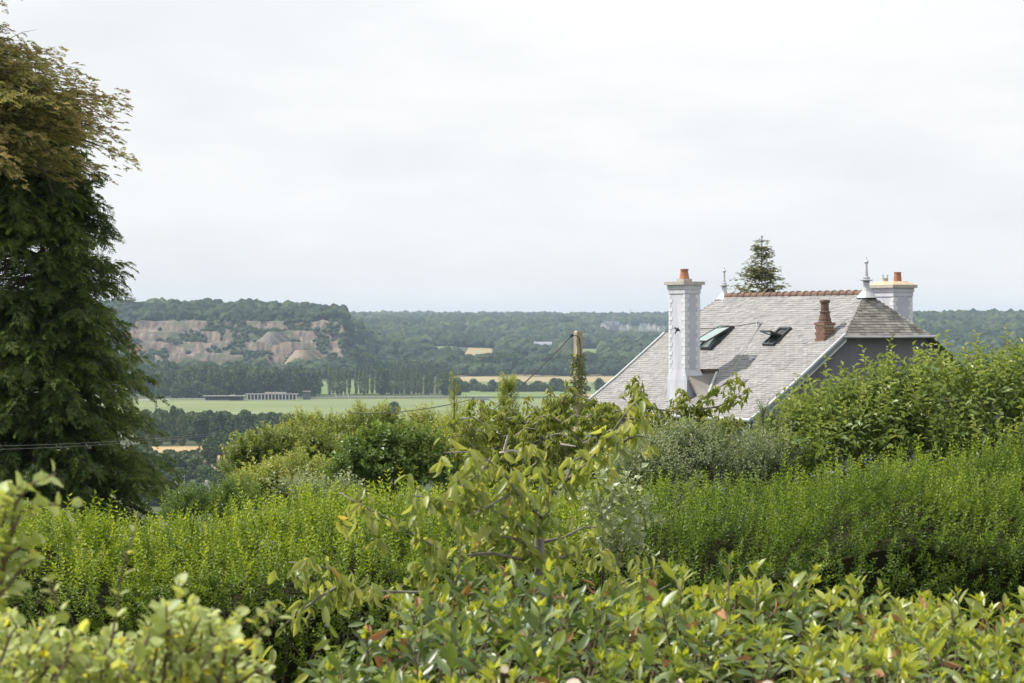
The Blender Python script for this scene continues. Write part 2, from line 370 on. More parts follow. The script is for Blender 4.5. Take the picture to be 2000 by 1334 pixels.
def crown_set(mb, x, y, z, rad, hgt, shapes, tint):
    n = len(x); pick = rng.integers(0, len(shapes), n); ang = rng.uniform(0, 6.28, n)
    for s in range(len(shapes)):
        k = np.where(pick == s)[0]
        if len(k) == 0: continue
        c, sn = np.cos(ang[k]), np.sin(ang[k]); Mx = np.zeros((len(k), 3, 3))
        Mx[:, 0, 0] = c * rad[k]; Mx[:, 0, 1] = -sn * rad[k]; Mx[:, 1, 0] = sn * rad[k]; Mx[:, 1, 1] = c * rad[k]; Mx[:, 2, 2] = hgt[k]
        mb.tile(shapes[s][0], shapes[s][1], Mx, np.stack([x[k], y[k], z[k]], -1), tint[k], tt=rng.uniform(-.2, .2, len(shapes[s][1])))

def wood(name, label, px0, px1, D0, D1, step, rad, shapes, mask=None, tintb=.4):
    n = int((px1 - px0) / F * (D0 + D1) / 2 * (D1 - D0) / step ** 2)
    D = np.sqrt(rng.uniform(D0 ** 2, D1 ** 2, n)); px = rng.uniform(px0, px1, n); x = (px - 1000) / F * D
    z = ground(x, D)
    # drop what the hills in front hide
    gp = np.linspace(px0, px1, 60); gd = np.linspace(2300, D1, 160); GP, GD = np.meshgrid(gp, gd)
    el = (ground((GP - 1000) / F * GD, GD) + 7 - EYE) / GD; mxe = np.maximum.accumulate(el, 0)
    ji = np.clip(((D - 40 - 2300) / (D1 - 2300) * 159).astype(int), 0, 159); pi = np.clip(((px - px0) / (px1 - px0) * 59).round().astype(int), 0, 59)
    keep = (z + 15 - EYE) / D > mxe[ji, pi] - .0005
    if mask is not None: keep &= mask(px, D)
    x, D, z, px = x[keep], D[keep], z[keep], px[keep]
    r = rad * np.exp(np.clip(rng.normal(size=len(x)), -2, 1.6) * .24); h = r * rng.uniform(.75, 1.08, len(x))
    patch = vnoise(np.stack([x / 60, D / 90, 0 * x], -1))
    mb = MB(); crown_set(mb, x, D, z + h * .75 + 1.5, r, h, shapes, tintb + (patch - .5) * .7 + rng.normal(size=len(x)) * .17)
    o = link(name, mb.mesh(name, M['farwood']), kind='stuff')
    return tag(o, label, 'woodland')
holes = [(1000, 1042, 2960, 3270), (898, 972, 3150, 3480), (1112, 1178, 3220, 3530), (836, 905, 3320, 3540), (1036, 1086, 3380, 3650)]
def hill_mask(px, D):
    k = np.ones(len(px), bool)
    for a, b, c, d in holes: k &= ~((px > a) & (px < b) & (D > c - 120) & (D < d))
    return k
def q_mask(px, D):
    wob = (vnoise(np.stack([px / 25, D / 60, 0 * px], -1)) - .5) * 40
    return ~((px > 255 + wob * .5) & (px < 676 + wob * .4) & (D > 2610 + wob) & (D < 2905 + wob * .6))
wood('woodland', 'dense wood covering the hill above and around the quarry', -120, 690, 2480, 3600, 10.5, 6.4, crowns, q_mask, .36)
wood('woodland', 'dark wooded hillside rising between the valley meadows and the church village', 676, 1420, 2790, 4500, 11.5, 7.0, crowns, hill_mask, .42)
wood('woodland', 'wooded ridge beyond the right-hand side of the grey house', 1420, 2150, 2840, 4700, 12.5, 7.2, crowns, None, .42)
def v_mask(px, D): return ~((px > 1168) & (px < 1310) & (D > 4550) & (D < 5560))
wood('woodland', 'blue hazy woods along the farthest ridge under the sky', -100, 2150, 4500, 8200, 17, 9, crownl, v_mask, .42)
# scrub on the quarry benches
n = 2600; px = rng.uniform(255, 690, n); D = rng.uniform(2692, 2902, n)
keep = vnoise(np.stack([px / 26, D / 22, 0 * px + 5], -1)) + .25 * (px > 540) * (px < 600) * (D > 2780) + .12 * (px > 610) > .585; px, D = px[keep], D[keep]
x = (px - 1000) / F * D; mb = MB(); r = rng.uniform(1.2, 3.6, len(x)); crown_set(mb, x, D, quarry_h(px, D) + r * .5, r, r * .95, crownl, rng.uniform(.2, .6, len(x)))
tag(link('scrub', mb.mesh('scrub', M['farwood']), kind='stuff'), 'patches of green scrub growing on the quarry benches', 'scrub')

# ------------------------------------------------------------------ individual valley trees
def clump_crown(prof, n, size, seed, width=1.0):
    """leaf clumps filling a crown of unit height; prof gives the radius at each height"""
    r_ = np.random.default_rng(seed); mb = MB()
    h = r_.uniform(.02, 1, n); rad = np.interp(h, [p[0] for p in prof], [p[1] for p in prof]) * width
    lob = .62 + .55 * vnoise(np.stack([np.cos(h * 9) * 2 + seed, h * 5, 0 * h], -1))
    th = r_.uniform(0, 6.28, n); lob = .38 + .85 * vnoise(np.stack([np.cos(th) * 1.6 + seed * 3.1, np.sin(th) * 1.6, h * 4.5], -1))
    f = np.sqrt(r_.uniform(.15, 1, n)) * lob
    c = np.stack([np.cos(th) * rad * f, np.sin(th) * rad * f, h], -1)
    d = nrm(np.stack([np.cos(th), np.sin(th), .5 + 0 * th], -1) + r_.normal(size=(n, 3)) * .7)
    Mx = frames(nrm(r_.normal(size=(n, 3))), d) * (size * r_.uniform(.6, 1.4, n))[:, None, None]
    tv = np.array([[-.5, -.4, 0], [.5, -.35, .1], [.45, .5, -.05], [-.4, .55, .1], [0, 0, .25]]); tf = np.array([[0, 1, 4], [1, 2, 4], [2, 3, 4], [3, 0, 4]])
    mb.tile(tv, tf, Mx, c, .1 + .6 * lob / 1.15 * f + r_.uniform(-.2, .25, n))
    return mb
def trunk_mb(h, r, lean=0):
    mb = MB(); mb.tube([[0, 0, -.04], [0, 0, h * .4], [lean, 0, h]], [r, r * .75, r * .35], 6); return mb
ROUND = [(0, .05), (.1, .28), (.3, .47), (.6, .5), (.8, .42), (.93, .28), (1, .12)]
TALLR = [(0, .03), (.12, .2), (.35, .3), (.65, .31), (.85, .23), (.95, .14), (1, .06)]
POP = [(0, .02), (.08, .07), (.3, .105), (.6, .10), (.85, .06), (1, .01)]
BUSH = [(0, .30), (.2, .48), (.5, .52), (.78, .42), (.92, .28), (1, .14)]
UMB = [(0, .0), (.38, .02), (.45, .25), (.65, .5), (.85, .42), (1, .06)]
kinds = {}
for nm, prof, n, size, mat in (('round', ROUND, 900, .085, 'midtree'), ('tall', TALLR, 800, .065, 'midtree'), ('pop', POP, 520, .04, 'poplar'), ('umb', UMB, 700, .085, 'midtree'), ('bush', BUSH, 800, .085, 'midtree')):
    kinds[nm] = [(clump_crown(prof, n, size, s * 5 + len(nm)).mesh('crown', M[mat]), trunk_mb(.6, .018 if nm != 'pop' else .012).mesh('trunk', M['barkgrey'])) for s in range(4)]
def valley_tree(name, kind, px, ybase, hpx, wfac, label, group, cat='tree'):
    D = Dy(ybase); x = (px - 1000) / F * D; z = float(ground(np.array([x]), np.array([D]))[0]); h = hpx / F * D
    t = thing(name, label, cat, (x, D, z), group)
    cm, tm = kinds[kind][rng.integers(0, 4)]
    c = link('crown', cm, t); k = link('trunk', tm, t)
    c.scale = (h * wfac, h * wfac, h); k.scale = (h, h, h); c.rotation_euler.z = rng.uniform(0, 6.28)
# wood edge behind the racecourse
G1 = 'tall leafy trees along the far side of the racecourse'
for i in range(46):
    valley_tree('broadleaf_tree', ['tall', 'round'][i % 2], 255 + i * 7.8 + rng.uniform(-6, 6), 774 - 5 * (i % 3), rng.uniform(42, 58), rng.uniform(.75, 1.05), ['narrow-crowned tall dark tree in the belt below the quarry', 'broad-crowned dark tree in the belt below the quarry'][i % 2], G1 + (', narrow', ', broad')[i % 2])
for px, h, w in ((345, 30, 1.1), (362, 34, 1.2), (384, 33, 1.2), (402, 26, 1.3), (418, 22, 1.2), (315, 28, 1.1), (430, 18, 1.2)):
    valley_tree('round_tree', 'bush', px, 777, h, w, 'rounded lighter green small tree at the racecourse edge left of the stands', 'rounded small trees by the stands')
valley_tree('round_tree', 'round', 601, 771, 48, .72, 'lone rounded pale green tree just behind the dark control tower', None)
for px in (623,):
    valley_tree('poplar_tree', 'pop', px, 771, 54, 1.15, 'lone columnar poplar beside the rounded tree near the control tower', None)
G2 = 'poplars in rows beyond the racecourse'
for px in (643, 651, 659, 666, 674, 682, 696, 704, 711, 717, 728, 737, 757, 764, 771, 778, 785, 792, 800, 807, 815, 822, 830, 838, 845, 853):
    valley_tree('poplar_tree', 'pop', px + rng.uniform(-1.5, 1.5), 771 + rng.uniform(-3, 1), rng.uniform(46, 58), rng.uniform(.88, 1.12), 'columnar poplar in the long row beyond the racecourse', G2)
for px, b, h, w, l in ((747, 771, 52, .62, 'broad pale tree standing among the columnar poplars'), (870, 772, 44, .85, 'broad dark tree ending the long row of poplars'), (893, 774, 36, .9, 'greyish loose tree beside the dark tree that ends the poplar row'),
                       (770, 808, 23, 1.3, 'lone round dark bush in the middle of the racecourse turf')):
    valley_tree('broadleaf_tree', 'round', px, b, h, w, l, None)
for px, b, h, w in ((925, 764, 24, 1.0), (945, 766, 15, 1.3), (962, 766, 24, .9), (978, 766, 13, 1.3), (1002, 766, 22, 1.1), (1020, 766, 20, 1.2), (1040, 766, 17, 1.4), (1062, 766, 18, 1.3), (1082, 765, 26, 1.0), (1100, 766, 16, 1.3), (1170, 763, 24, 1.0), (1195, 764, 10, 1.6), (1215, 764, 12, 1.6), (1240, 764, 14, 1.5), (1148, 765, 11, 1.5), (935, 765, 17, 1.6), (952, 766, 12, 2.2), (972, 765, 18, 1.5), (992, 766, 13, 2.0), (1011, 765, 24, 1.2), (1030, 766, 14, 2.2), (1050, 765, 21, 1.4), (1072, 766, 15, 2.0), (1091, 764, 24, 1.3), (1112, 766, 12, 2.2), (1180, 764, 16, 1.6), (908, 767, 22, 1.2)):
    valley_tree('hedgerow_tree', 'bush', px, b, h, w, 'round dark tree in the hedgerow crossing the far meadows', 'hedgerow trees across the meadows')
for i in range(30):
    valley_tree('broadleaf_tree', 'round', 885 + i * 14.5 + rng.uniform(-4, 4), 734.5 + rng.uniform(-1.5, 1), rng.uniform(28, 42), rng.uniform(.9, 1.3), 'dark rounded tree at the wood edge above the dry meadow', 'trees along the wood edge')
for px in (690, 715, 735, 760, 790, 812, 838, 862):
    valley_tree('broadleaf_tree', 'round', px, 741, rng.uniform(36, 44), 1.0, 'dark tree in the belt rising behind the poplar rows', 'trees behind the poplars')
G3 = 'dark trees in the belt below the racecourse'
for px, b, h, w, kd in ((284, 868, 66, .8, 'round'), (302, 872, 60, .9, 'round'), (322, 862, 58, .8, 'round'), (338, 868, 74, .62, 'tall'), (356, 872, 62, .7, 'tall'), (374, 860, 55, .9, 'round'), (392, 866, 58, .9, 'round'), (410, 860, 58, .8, 'tall'), (428, 868, 62, .8, 'round'),
                        (446, 858, 50, .9, 'round'), (462, 856, 44, 1.0, 'round'), (478, 852, 50, .8, 'round'), (496, 852, 42, 1.0, 'round'), (512, 848, 40, 1.1, 'round'), (530, 848, 42, 1.0, 'round'), (548, 846, 38, 1.1, 'round'), (566, 846, 38, 1.1, 'round'), (584, 846, 36, 1.1, 'round'), (604, 846, 34, 1.1, 'round'), (438, 846, 42, 1.0, 'round'), (310, 852, 52, .9, 'round'), (352, 850, 50, .9, 'round'), (400, 850, 46, .9, 'round')):
    valley_tree('broadleaf_tree', kd, px, b, h, w, 'narrow tall dark tree in the belt between turf and stubble field' if kd == 'tall' else 'rounded dark tree in the belt between turf and stubble field', G3 + (', narrow' if kd == 'tall' else ', rounded'))
for px in (408, 420, 433, 446, 457, 468, 478):
    valley_tree('stemmed_tree', 'umb', px, 915 + rng.uniform(-6, 6), rng.uniform(56, 70), .8, 'flat-crowned tree with bare trunks in front of the stubble field', 'stemmed trees before the stubble')
G4 = 'bushes below the stubble field'
for px, b, h, w in ((262, 930, 60, 1.1), (280, 915, 50, 1.1), (270, 950, 50, 1.3), (292, 968, 46, 1.3), (332, 972, 40, 1.4), (360, 990, 40, 1.4), (330, 1000, 44, 1.4), (300, 1000, 50, 1.3), (385, 1000, 44, 1.4), (260, 985, 60, 1.3), (298, 935, 54, 1.0), (318, 945, 58, 1.0), (340, 935, 48, 1.2), (360, 925, 44, 1.2), (382, 935, 46, 1.2), (330, 925, 46, 1.2), (350, 955, 40, 1.3), (402, 944, 36, 1.3), (425, 958, 40, 1.2), (448, 956, 34, 1.3), (470, 962, 40, 1.2), (395, 968, 30, 1.4), (310, 965, 44, 1.2), (436, 930, 30, 1.2), (378, 905, 26, 1.3), (412, 905, 26, 1.3), (492, 950, 60, 1.0), (415, 985, 34, 1.5), (450, 990, 36, 1.5)):
    valley_tree('bushy_tree', 'bush', px, b, h, w, 'grey green bushy tree on the slope below the stubble field', G4)

# ------------------------------------------------------------------ racecourse buildings, village, masts
M['white'] = surf('white_paint', (.70, .70, .70), (.82, .82, .82), 2, .6)
M['darkroof'] = surf('dark_roof', (.05, .055, .06), (.09, .09, .10), 1, .7)
M['tower'] = surf('blue_grey_cladding', (.075, .09, .11), (.11, .125, .15), .6, .6)
M['concrete'] = surf('concrete', (.32, .31, .29), (.45, .43, .40), 2, .85)
M['slatefar'] = surf('far_slate', (.13, .14, .17), (.19, .20, .23), .4, .6)
M['render'] = surf('white_render', (.55, .53, .50), (.70, .69, .66), .5, .8)
M['granite'] = surf('church_granite', (.27, .24, .22), (.36, .33, .31), .4, .85)
M['shade'] = surf('dark_interior', (.03, .03, .035), (.06, .06, .06), 1, .8)
def base_at(px, y): 
    D = Dy(y); x = (px - 1000) / F * D
    return np.array([x, D, float(ground(np.array([x]), np.array([D]))[0])])
mpx = lambda D: D / F
b = base_at(437, 783); s = mpx(b[1]); t = thing('grandstand_shelter', 'long low dark shelter with thin roof left of the arcaded stand', 'shelter', b)
part('back_wall', MB().box(b + [0, 6, 1.9], (74 * s, .4, 3.4)), M['shade'], t); part('roof', MB().box(b + [0, 2.5, 3.9], (82 * s, 9, .35)), M['concrete'], t)
for i in range(12): part('post', MB().box(b + [(-36 + i * 6.5) * s, -1, 1.85], (.3, .3, 3.7)), M['darkroof'], t)
part('terrace', MB().box(b + [-12 * s, -3, .2], (50 * s, 3, 1.0)), M['concrete'], t)
b = base_at(531, 782); t = thing('arcaded_stand', 'long pale racecourse stand with a row of open bays', 'stand', b)
part('back_wall', MB().box(b + [0, 5, 2.4], (96 * s, .4, 4.6)), M['shade'], t); part('roof', MB().box(b + [0, 2.4, 5.0], (104 * s, 7.5, .55)), M['concrete'], t)
part('upper_roof', MB().box(b + [6 * s, 5, 5.9], (42 * s, 5, 1.0)), M['concrete'], t); part('plinth', MB().box(b + [-2 * s, -2.5, .25], (108 * s, 2.5, 1.0)), M['concrete'], t)
for i in range(15): part('pier', MB().box(b + [(-48 + i * 6.85) * s, -.8, 2.4], (.75, .5, 4.4)), M['render'], t)
b = base_at(599, 781); t = thing('control_tower', 'dark blue grey box-shaped control tower at the racecourse', 'tower', b)
part('body', MB().box(b + [0, 2, 3.4], (14 * s, 6, 6.8)), M['tower'], t); part('roof', MB().box(b + [0, 2, 6.95], (15.2 * s, 6.6, .35)), M['concrete'], t)
part('window_band', MB().box(b + [0, -1.02, 5.6], (12 * s, .1, 1.0)), M['shade'], t)
b = base_at(300, 786); t = thing('white_marquee', 'low white marquee strip beside the racecourse behind the dark conifer', 'marquee', b)
part('canopy', MB().box(b + [0, 0, 1.9], (62 * s, 3, .5)), M['white'], t)
for i in range(9): part('post', MB().box(b + [(-30 + i * 7.5) * s, -1.2, .85], (.2, .2, 1.75)), M['white'], t)
def rail(px0, y0, px1, y1, n, label):
    a, c = base_at(px0, y0), base_at(px1, y1); t = thing('running_rail', label, 'rail', a)
    part('rail_bar', MB().tube([a + [0, 0, 1.3], (a + c) / 2 + [0, 0, 1.3], c + [0, 0, 1.3]], .13, 5), M['white'], t)
    mb = MB()
    for i in range(n):
        p = a + (c - a) * i / (n - 1); mb.box(p + [0, 0, .6], (.16, .16, 1.4))
    part('posts', mb, M['white'], t, kind='stuff')
rail(618, 779, 960, 775.5, 90, 'white running rail along the far turf edge right of the control tower')
rail(270, 783, 410, 781, 40, 'white running rail left of the dark shelter')
rail(560, 811, 420, 809, 40, 'white running rail on the near side of the turf')
for px, hgt, l in ((656, 9, 'white post board standing by the poplars'), (671, 8, 'pale notice board right of the white post board'), (680, 8, 'second pale notice board beyond the first along the rail')):
    b = base_at(px, 777); t = thing('notice_board', l, 'board', b); part('panel', MB().box(b + [0, 0, hgt * s * .6], (2.2 * s, .2, hgt * s * .8)), M['render'], t); part('post', MB().box(b + [0, .2, hgt * s * .3], (.3, .2, hgt * s * .6)), M['concrete'], t)

def gable_house(name, label, c, L, W, H, RH, ang, wall, roof, group=None, windows=0, chim=True):
    t = thing(name, label, 'house', c, group); ca, sa = math.cos(ang), math.sin(ang); ax = np.array([[ca, sa, 0], [-sa, ca, 0], [0, 0, 1]])
    q = lambda *p: (np.array(p) @ ax) + c
    w = MB().add(np.array([q(x, y, z) for x in (-L / 2, L / 2) for y, z in ((-W / 2, -1.5), (W / 2, -1.5), (W / 2, H), (0, H + RH), (-W / 2, H))]), [(0, 1, 2, 3, 4)[::-1], (5, 6, 7, 8, 9), (0, 5, 9, 4), (1, 2, 7, 6), (4, 9, 8, 3), (2, 3, 8, 7)])
    part('wall', w, wall, t)
    rb = MB(); k = .35; e = RH / (W / 2)
    for sg in (-1, 1):
        y1 = sg * (W / 2 + k); z1 = H - k * e + .12
        vv = np.array([q(x, y, z) for x in (-L / 2 - k, L / 2 + k) for y, z in ((0, H + RH + .12), (y1, z1), (y1, z1 + .25), (0, H + RH + .37))])
        rb.add(vv, [(0, 1, 2, 3), (7, 6, 5, 4), (0, 4, 5, 1), (1, 5, 6, 2), (2, 6, 7, 3)])
    r = part('roof', rb, roof, t)
    r_off = np.array(c)
    for sx in ((-1, 1) if chim else ()):
        o = link('chimney', MB().box(q(sx * (L / 2 - .4), 0, H + RH + .5) - r_off, (.8, .8, 1.6), ax).mesh('chimney', wall), r)
    for i in range(windows):
        for sy in (-1,):
            part('window', MB().box(q(-L / 2 + (i + .7) * L / (windows + .4), sy * (W / 2 + .03), H * .55), (1.0, .08, 1.2), ax), M['shade'], t)
    return t
D = 5400
def on_hill(px, D): 
    x = (px - 1000) / F * D; return np.array([x, D, float(ground(np.array([x]), np.array([D]))[0])])
hl = 'small white house with slate roof in the village near the church'
# sits each building at the height the skyline shows
for px, y, L, W, H, RH, an in ((1178, 636, 14, 9, 7, 6, 1.2), (1184, 637, 12, 8, 6, 6, .9), (1214, 638, 11, 8, 5, 5, 1.3), (1221, 638.5, 14, 8, 4.5, 5, .2), (1228, 637, 10, 8, 5, 5, .9), (1252, 639, 12, 9, 6, 6, 1.3), (1259, 638, 20, 9, 5, 6.5, .1), (1268, 637, 10, 8, 6, 5, 1.2), (1274, 638, 11, 8, 5, 5, .6), (1279, 637, 9, 8, 6, 5, 1.1), (1291, 641, 12, 9, 5, 5, .3), (1297, 643, 12, 9, 7, 7, 1.4)):
    D = 5080 + rng.uniform(-40, 40); p = P(px, y + 5, D)
    gable_house('village_house', hl, p, L, W, H, RH, an, M['render'], M['slatefar'], 'white village houses near the church')
c = P(1197, 643, 5120); t = thing('village_church', 'distant stone church with tall pointed spire above the village', 'church', c)
nv = MB(); L, W, H, RH = 30, 13, 8, 9
v = np.array([[x, y, z] for x in (-L * .55, L * .45) for y, z in ((-W / 2, -8), (W / 2, -8), (W / 2, H), (0, H + RH), (-W / 2, H))]) + c
part('nave', MB().add(v, [(4, 3, 2, 1, 0), (5, 6, 7, 8, 9), (0, 5, 9, 4), (1, 2, 7, 6)]), M['granite'], t)
part('nave_roof', MB().add(np.array([[x, y, z] for x in (-L * .55 - .4, L * .45 + .4) for y, z in ((-W / 2 - .5, H - .3), (0, H + RH + .35), (W / 2 + .5, H - .3))]) + c, [(0, 3, 4, 1), (1, 4, 5, 2)]), M['slatefar'], t)
part('tower', MB().box(c + [0, -W / 2 - 2, 6], (6.4, 6.4, 28)), M['granite'], t)
part('spire', MB().add(np.array([[-3.0, -3, 0], [3.0, -3, 0], [3.0, 3, 0], [-3.0, 3, 0], [0, 0, 17]]) + c + [0, -W / 2 - 2, 19.9], [(0, 1, 4), (1, 2, 4), (2, 3, 4), (3, 0, 4), (3, 2, 1, 0)]), M['granite'], t)
for sx in (-1, 1):
    for sy in (-1, 1): part('pinnacle', MB().add(np.array([[-.5, -.5, 0], [.5, -.5, 0], [.5, .5, 0], [-.5, .5, 0], [0, 0, 5]]) + c + [sx * 2.75, -W / 2 - 2 + sy * 2.75, 19.9], [(0, 1, 4), (1, 2, 4), (2, 3, 4), (3, 0, 4)]), M['granite'], t)
c = on_hill(1231, 6600); t = thing('radio_mast', 'thin grey radio mast on the far ridge right of the church spire', 'mast', c)
ztop = P(1231, 601, 6600)[2] - c[2]
part('mast_pole', MB().tube([c, c + [0, 0, ztop * .6], c + [0, 0, ztop]], [.9, .7, .35], 6), M['concrete'], t)
part('antenna', MB().box(c + [0, 0, ztop * .86], (1.7, 1.7, 5)), M['concrete'], t)
c = on_hill(1060, 3560); c[2] += 2
t = gable_house('farm_barn', 'long grey roofed barn among trees on the wooded hillside', c, 26, 13, 4, 4, .12, M['concrete'], surf('barn_roof', (.24, .27, .29), (.32, .34, .36), .5, .5)); t['category'] = 'barn'
for px, y, L, lab in ((374, 978, 11, 'white gabled house with grey slate roof beyond the garden hedge'), (352, 984, 9, 'second small house mostly hidden beside the dark conifer')):
    D = 800.0; x = (px - 1000) / F * D; c = np.array([x, D, P(px, y, D)[2]])
    gable_house('valley_house', lab, c, L, 6.5, 2.6, 2.8, .35, M['render'], M['slatefar'], None, 3)
c = P(360, 980, 790); t = thing('utility_pole', 'thin pale utility pole standing by the white gabled house', 'pole', c)
part('pole', MB().tube([c - [0, 0, 2], c + [0, 0, 4], c + [0, 0, 9]], [.13, .12, .1], 6), M['concrete'], t); part('cross_arm', MB().box(c + [0, 0, 8.2], (1.6, .15, .15)), M['concrete'], t)
c = P(426, 925, 1030); t = thing('utility_pole', 'thin pale utility pole in front of the stubble field trees', 'pole', c)
part('pole', MB().tube([c - [0, 0, 2], c + [0, 0, 4], c + [0, 0, 9]], [.13, .12, .1], 6), M['white'], t); part('cross_arm', MB().box(c + [0, 0, 8.2], (1.2, .15, .15)), M['concrete'], t)

# ------------------------------------------------------------------ the house
th = R(60.4); e1 = np.array([-math.cos(th), math.sin(th), 0]); e2 = np.array([-math.sin(th), -math.cos(th), 0]); ez = np.array([0, 0, 1.])
R1 = np.array([10.0, 68.3, EYE + .94]); RL = 7.0; G, W1, D1_, W2, D2_ = 1.02, 1.52, 1.21, 4.62, 3.44
HAX = np.array([e1, e2, ez])                      # rows: ridge direction, down-slope direction, up
prof_b = np.array([0, W1, 3.3, 4.2, W2]); prof_d = np.array([0, D1_, 2.56, 3.19, D2_])
roofz = lambda b: -np.interp(abs(b), prof_b, prof_d)
def Hh(a, b, z): return R1 + a * e1 + b * e2 + z * ez   # z counted from the ridge
def slope_pt(px, py):
    """(a, b) where the sight line through a pixel meets the front slope"""
    d = np.array([(px - 1000) / F, 1, (YH - py) / F]); o = np.array([0, 0, EYE])
    lo = None
    for tq in np.linspace(55, 80, 5001):
        p = o + d * tq - R1; b = p @ e2
        if p[2] <= -np.interp(b, prof_b, prof_d) and b > 0: return p @ e1, b
    return 0, 0
def at_px(px, b):
    """a for which (a, b) projects to column px"""
    k = (px - 1000) / F; o = R1 + b * e2
    return (o[0] - k * o[1]) / (k * e1[1] - e1[0])
HB = Hh(3.5, 0, -9.5)
house = thing('slate_roofed_house', 'pale grey house with large light slate roof, white chimneys and zinc finials', 'house', HB)
M['slate'] = surf('slate', (.195, .189, .188), (.32, .313, .308), 1.6, .5, tint=.55, detail=8, spec=.5)
M['slatedark'] = surf('browner_slate', (.15, .14, .125), (.33, .315, .285), 2.2, .65, tint=.5)  # browner, slightly darker slate for the deck, hips and cricket
M['wall'] = surf('shaded_lilac_render', (.13, .13, .16), (.20, .20, .235), 1.6, .85, stretch=(1, 1, .3), detail=8)  # lilac render darkened all over, eave shade put into its colour
M['chim'] = surf('painted_chimney', (.42, .43, .49), (.61, .62, .69), 4.5, .75, .2, stretch=(1, 1, .16), detail=8)
M['quoin'] = surf('white_quoin', (.60, .61, .66), (.70, .71, .75), 4, .7, tint=.3)
M['greypanel'] = surf('grey_panel', (.42, .43, .50), (.50, .51, .58), 3, .75)
M['zinc'] = surf('zinc', (.42, .44, .46), (.58, .60, .62), 3, .4, metal=.35)
M['zincdark'] = surf('green_grey_board', (.14, .18, .18), (.20, .24, .24), 3, .6)
M['terracotta'] = surf('terracotta', (.32, .14, .085), (.45, .20, .12), 6, .8)
M['ridgetile'] = surf('ridge_tile', (.12, .075, .058), (.22, .14, .105), 5, .8, tint=.35)
M['brick'] = surf('old_brick', (.15, .082, .06), (.26, .15, .11), 9, .85, .3)
M['mortarcap'] = surf('mortar_cap', (.36, .34, .31), (.50, .46, .40), 6, .9, .3)
M['frame'] = surf('dark_window_frame', (.035, .042, .045), (.06, .065, .07), 3, .45)
def glass_mat():
    m, nt, b = new_mat('skylight_glass'); n = nt.nodes.new('ShaderNodeTexNoise'); n.inputs['Scale'].default_value = 4
    r = ramp(nt, [(.3, (.20, .30, .27)), (.7, (.28, .38, .34))]); nt.links.new(n.outputs[0], r.inputs[0]); nt.links.new(r.outputs[0], b.inputs['Base Color'])
    b.inputs['Roughness'].default_value = .06; b.inputs['Specular IOR Level'].default_value = 1.0; b.inputs['Coat Weight'].default_value = 1; b.inputs['Coat Roughness'].default_value = .04
    return m
M['glass'] = glass_mat()

# walls
ov = .32
gw = []; bs = [-W2 + ov, -3.3, -W1, W1, 3.3, W2 - ov]
for a in (-G + ov, RL + G - ov):
    w = MB(); top = [(b, min(roofz(b), -D1_) - .06) for b in bs]
    vv = np.array([Hh(a, b, z) for b, z in top] + [Hh(a, b, -9.5) for b, _ in top[::-1]]); n = len(vv)
    back = vv + (e1 * .3 if a < 0 else -e1 * .3)
    w.add(np.concatenate([vv, back]), [tuple(range(n)), tuple(range(n, 2 * n))[::-1]] + [(i, (i + 1) % n, n + (i + 1) % n, n + i) for i in range(n)])
    part('gable_wall', w, M['wall'], house)
for b in (W2 - ov - .15, -W2 + ov + .15):
    part('long_wall', MB().box(Hh(RL / 2, b, (roofz(W2) - 9.5) / 2 - .04), (RL + 2 * G - 2 * ov - .62, .3, 9.5 + roofz(W2) - .12), HAX), M['wall'], house)

# roof decks under the slates
def strip(bs, off):
    v = []
    for b in bs:
        k = G * min(abs(b) / W1, 1); v += [Hh(-k, b, roofz(b) - off), Hh(RL + k, b, roofz(b) - off)]
    return np.array(v), [(2 * i, 2 * i + 1, 2 * i + 3, 2 * i + 2) for i in range(len(bs) - 1)]
deck = MB(); deck.add(*strip([0, W1, 3.3, 4.2, W2], .05)); deck.add(*strip([0, -W1, -3.3, -4.2, -W2], .0))
for a0, sg in ((0, -1), (RL, 1)):
    deck.add(np.array([Hh(a0, 0, -.05), Hh(a0 + sg * G, W1, -D1_ - .05), Hh(a0 + sg * G, -W1, -D1_ - .05)]), [(0, 1, 2)])
roof = part('roof', deck, M['slatedark'], house)
roof_sm = np.array(house.location)

# slates: every one a thin tilted plate
def slate_rows(rows, lim, ax_u, orig, mb):
    """rows: list of (s_bottom point fn, slope dir, normal); lim(s)->(u0,u1)"""
arc = np.concatenate([[0], np.cumsum(np.hypot(np.diff(prof_b), np.diff(prof_d)))])
pitch_row, wid = .098, .205
sl = MB(); nrow = int(arc[-1] / pitch_row)
tv = np.array([[0, 0, 0], [1, 0, 0], [1, 1, 0], [0, 1, 0], [0, 0, -1], [1, 0, -1]]); tf = np.array([[0, 1, 2], [0, 2, 3], [4, 5, 1], [4, 1, 0]])
Ms, Ts, tn = [], [], []
for i in range(nrow + 1):
    s0 = arc[-1] - i * pitch_row + .02; s1 = s0 - pitch_row * 1.25
    if s1 < 0: s1 = 0
    b0, b1 = np.interp(s0, arc, prof_b), np.interp(s1, arc, prof_b)
    if s0 > arc[-1]: b0 += .02
    d = Hh(0, b1, -np.interp(b1, prof_b, prof_d) + .004) - Hh(0, b0, -np.interp(b0, prof_b, prof_d) + .022)
    k0 = G * min(np.interp((s0 + s1) / 2, arc, prof_b) / W1, 1)
    u = -k0 - (wid * .5 if i % 2 else 0)
    while u < RL + k0:
        u0 = max(u, -k0); u1 = min(u + wid, RL + k0)
        if u1 - u0 > .03:
            jit = rng.normal() * .004; lift = .022 + abs(rng.normal()) * .004
            o = Hh(u0 + .003, b0 + jit, -np.interp(b0, prof_b, prof_d) + lift)
            Ms.append(np.stack([e1 * (u1 - u0 - .006), d, np.array([0, 0, .02])], -1)); Ts.append(o)
            tn.append(np.clip(.5 + rng.normal() * .13, 0, 1))
        u += wid
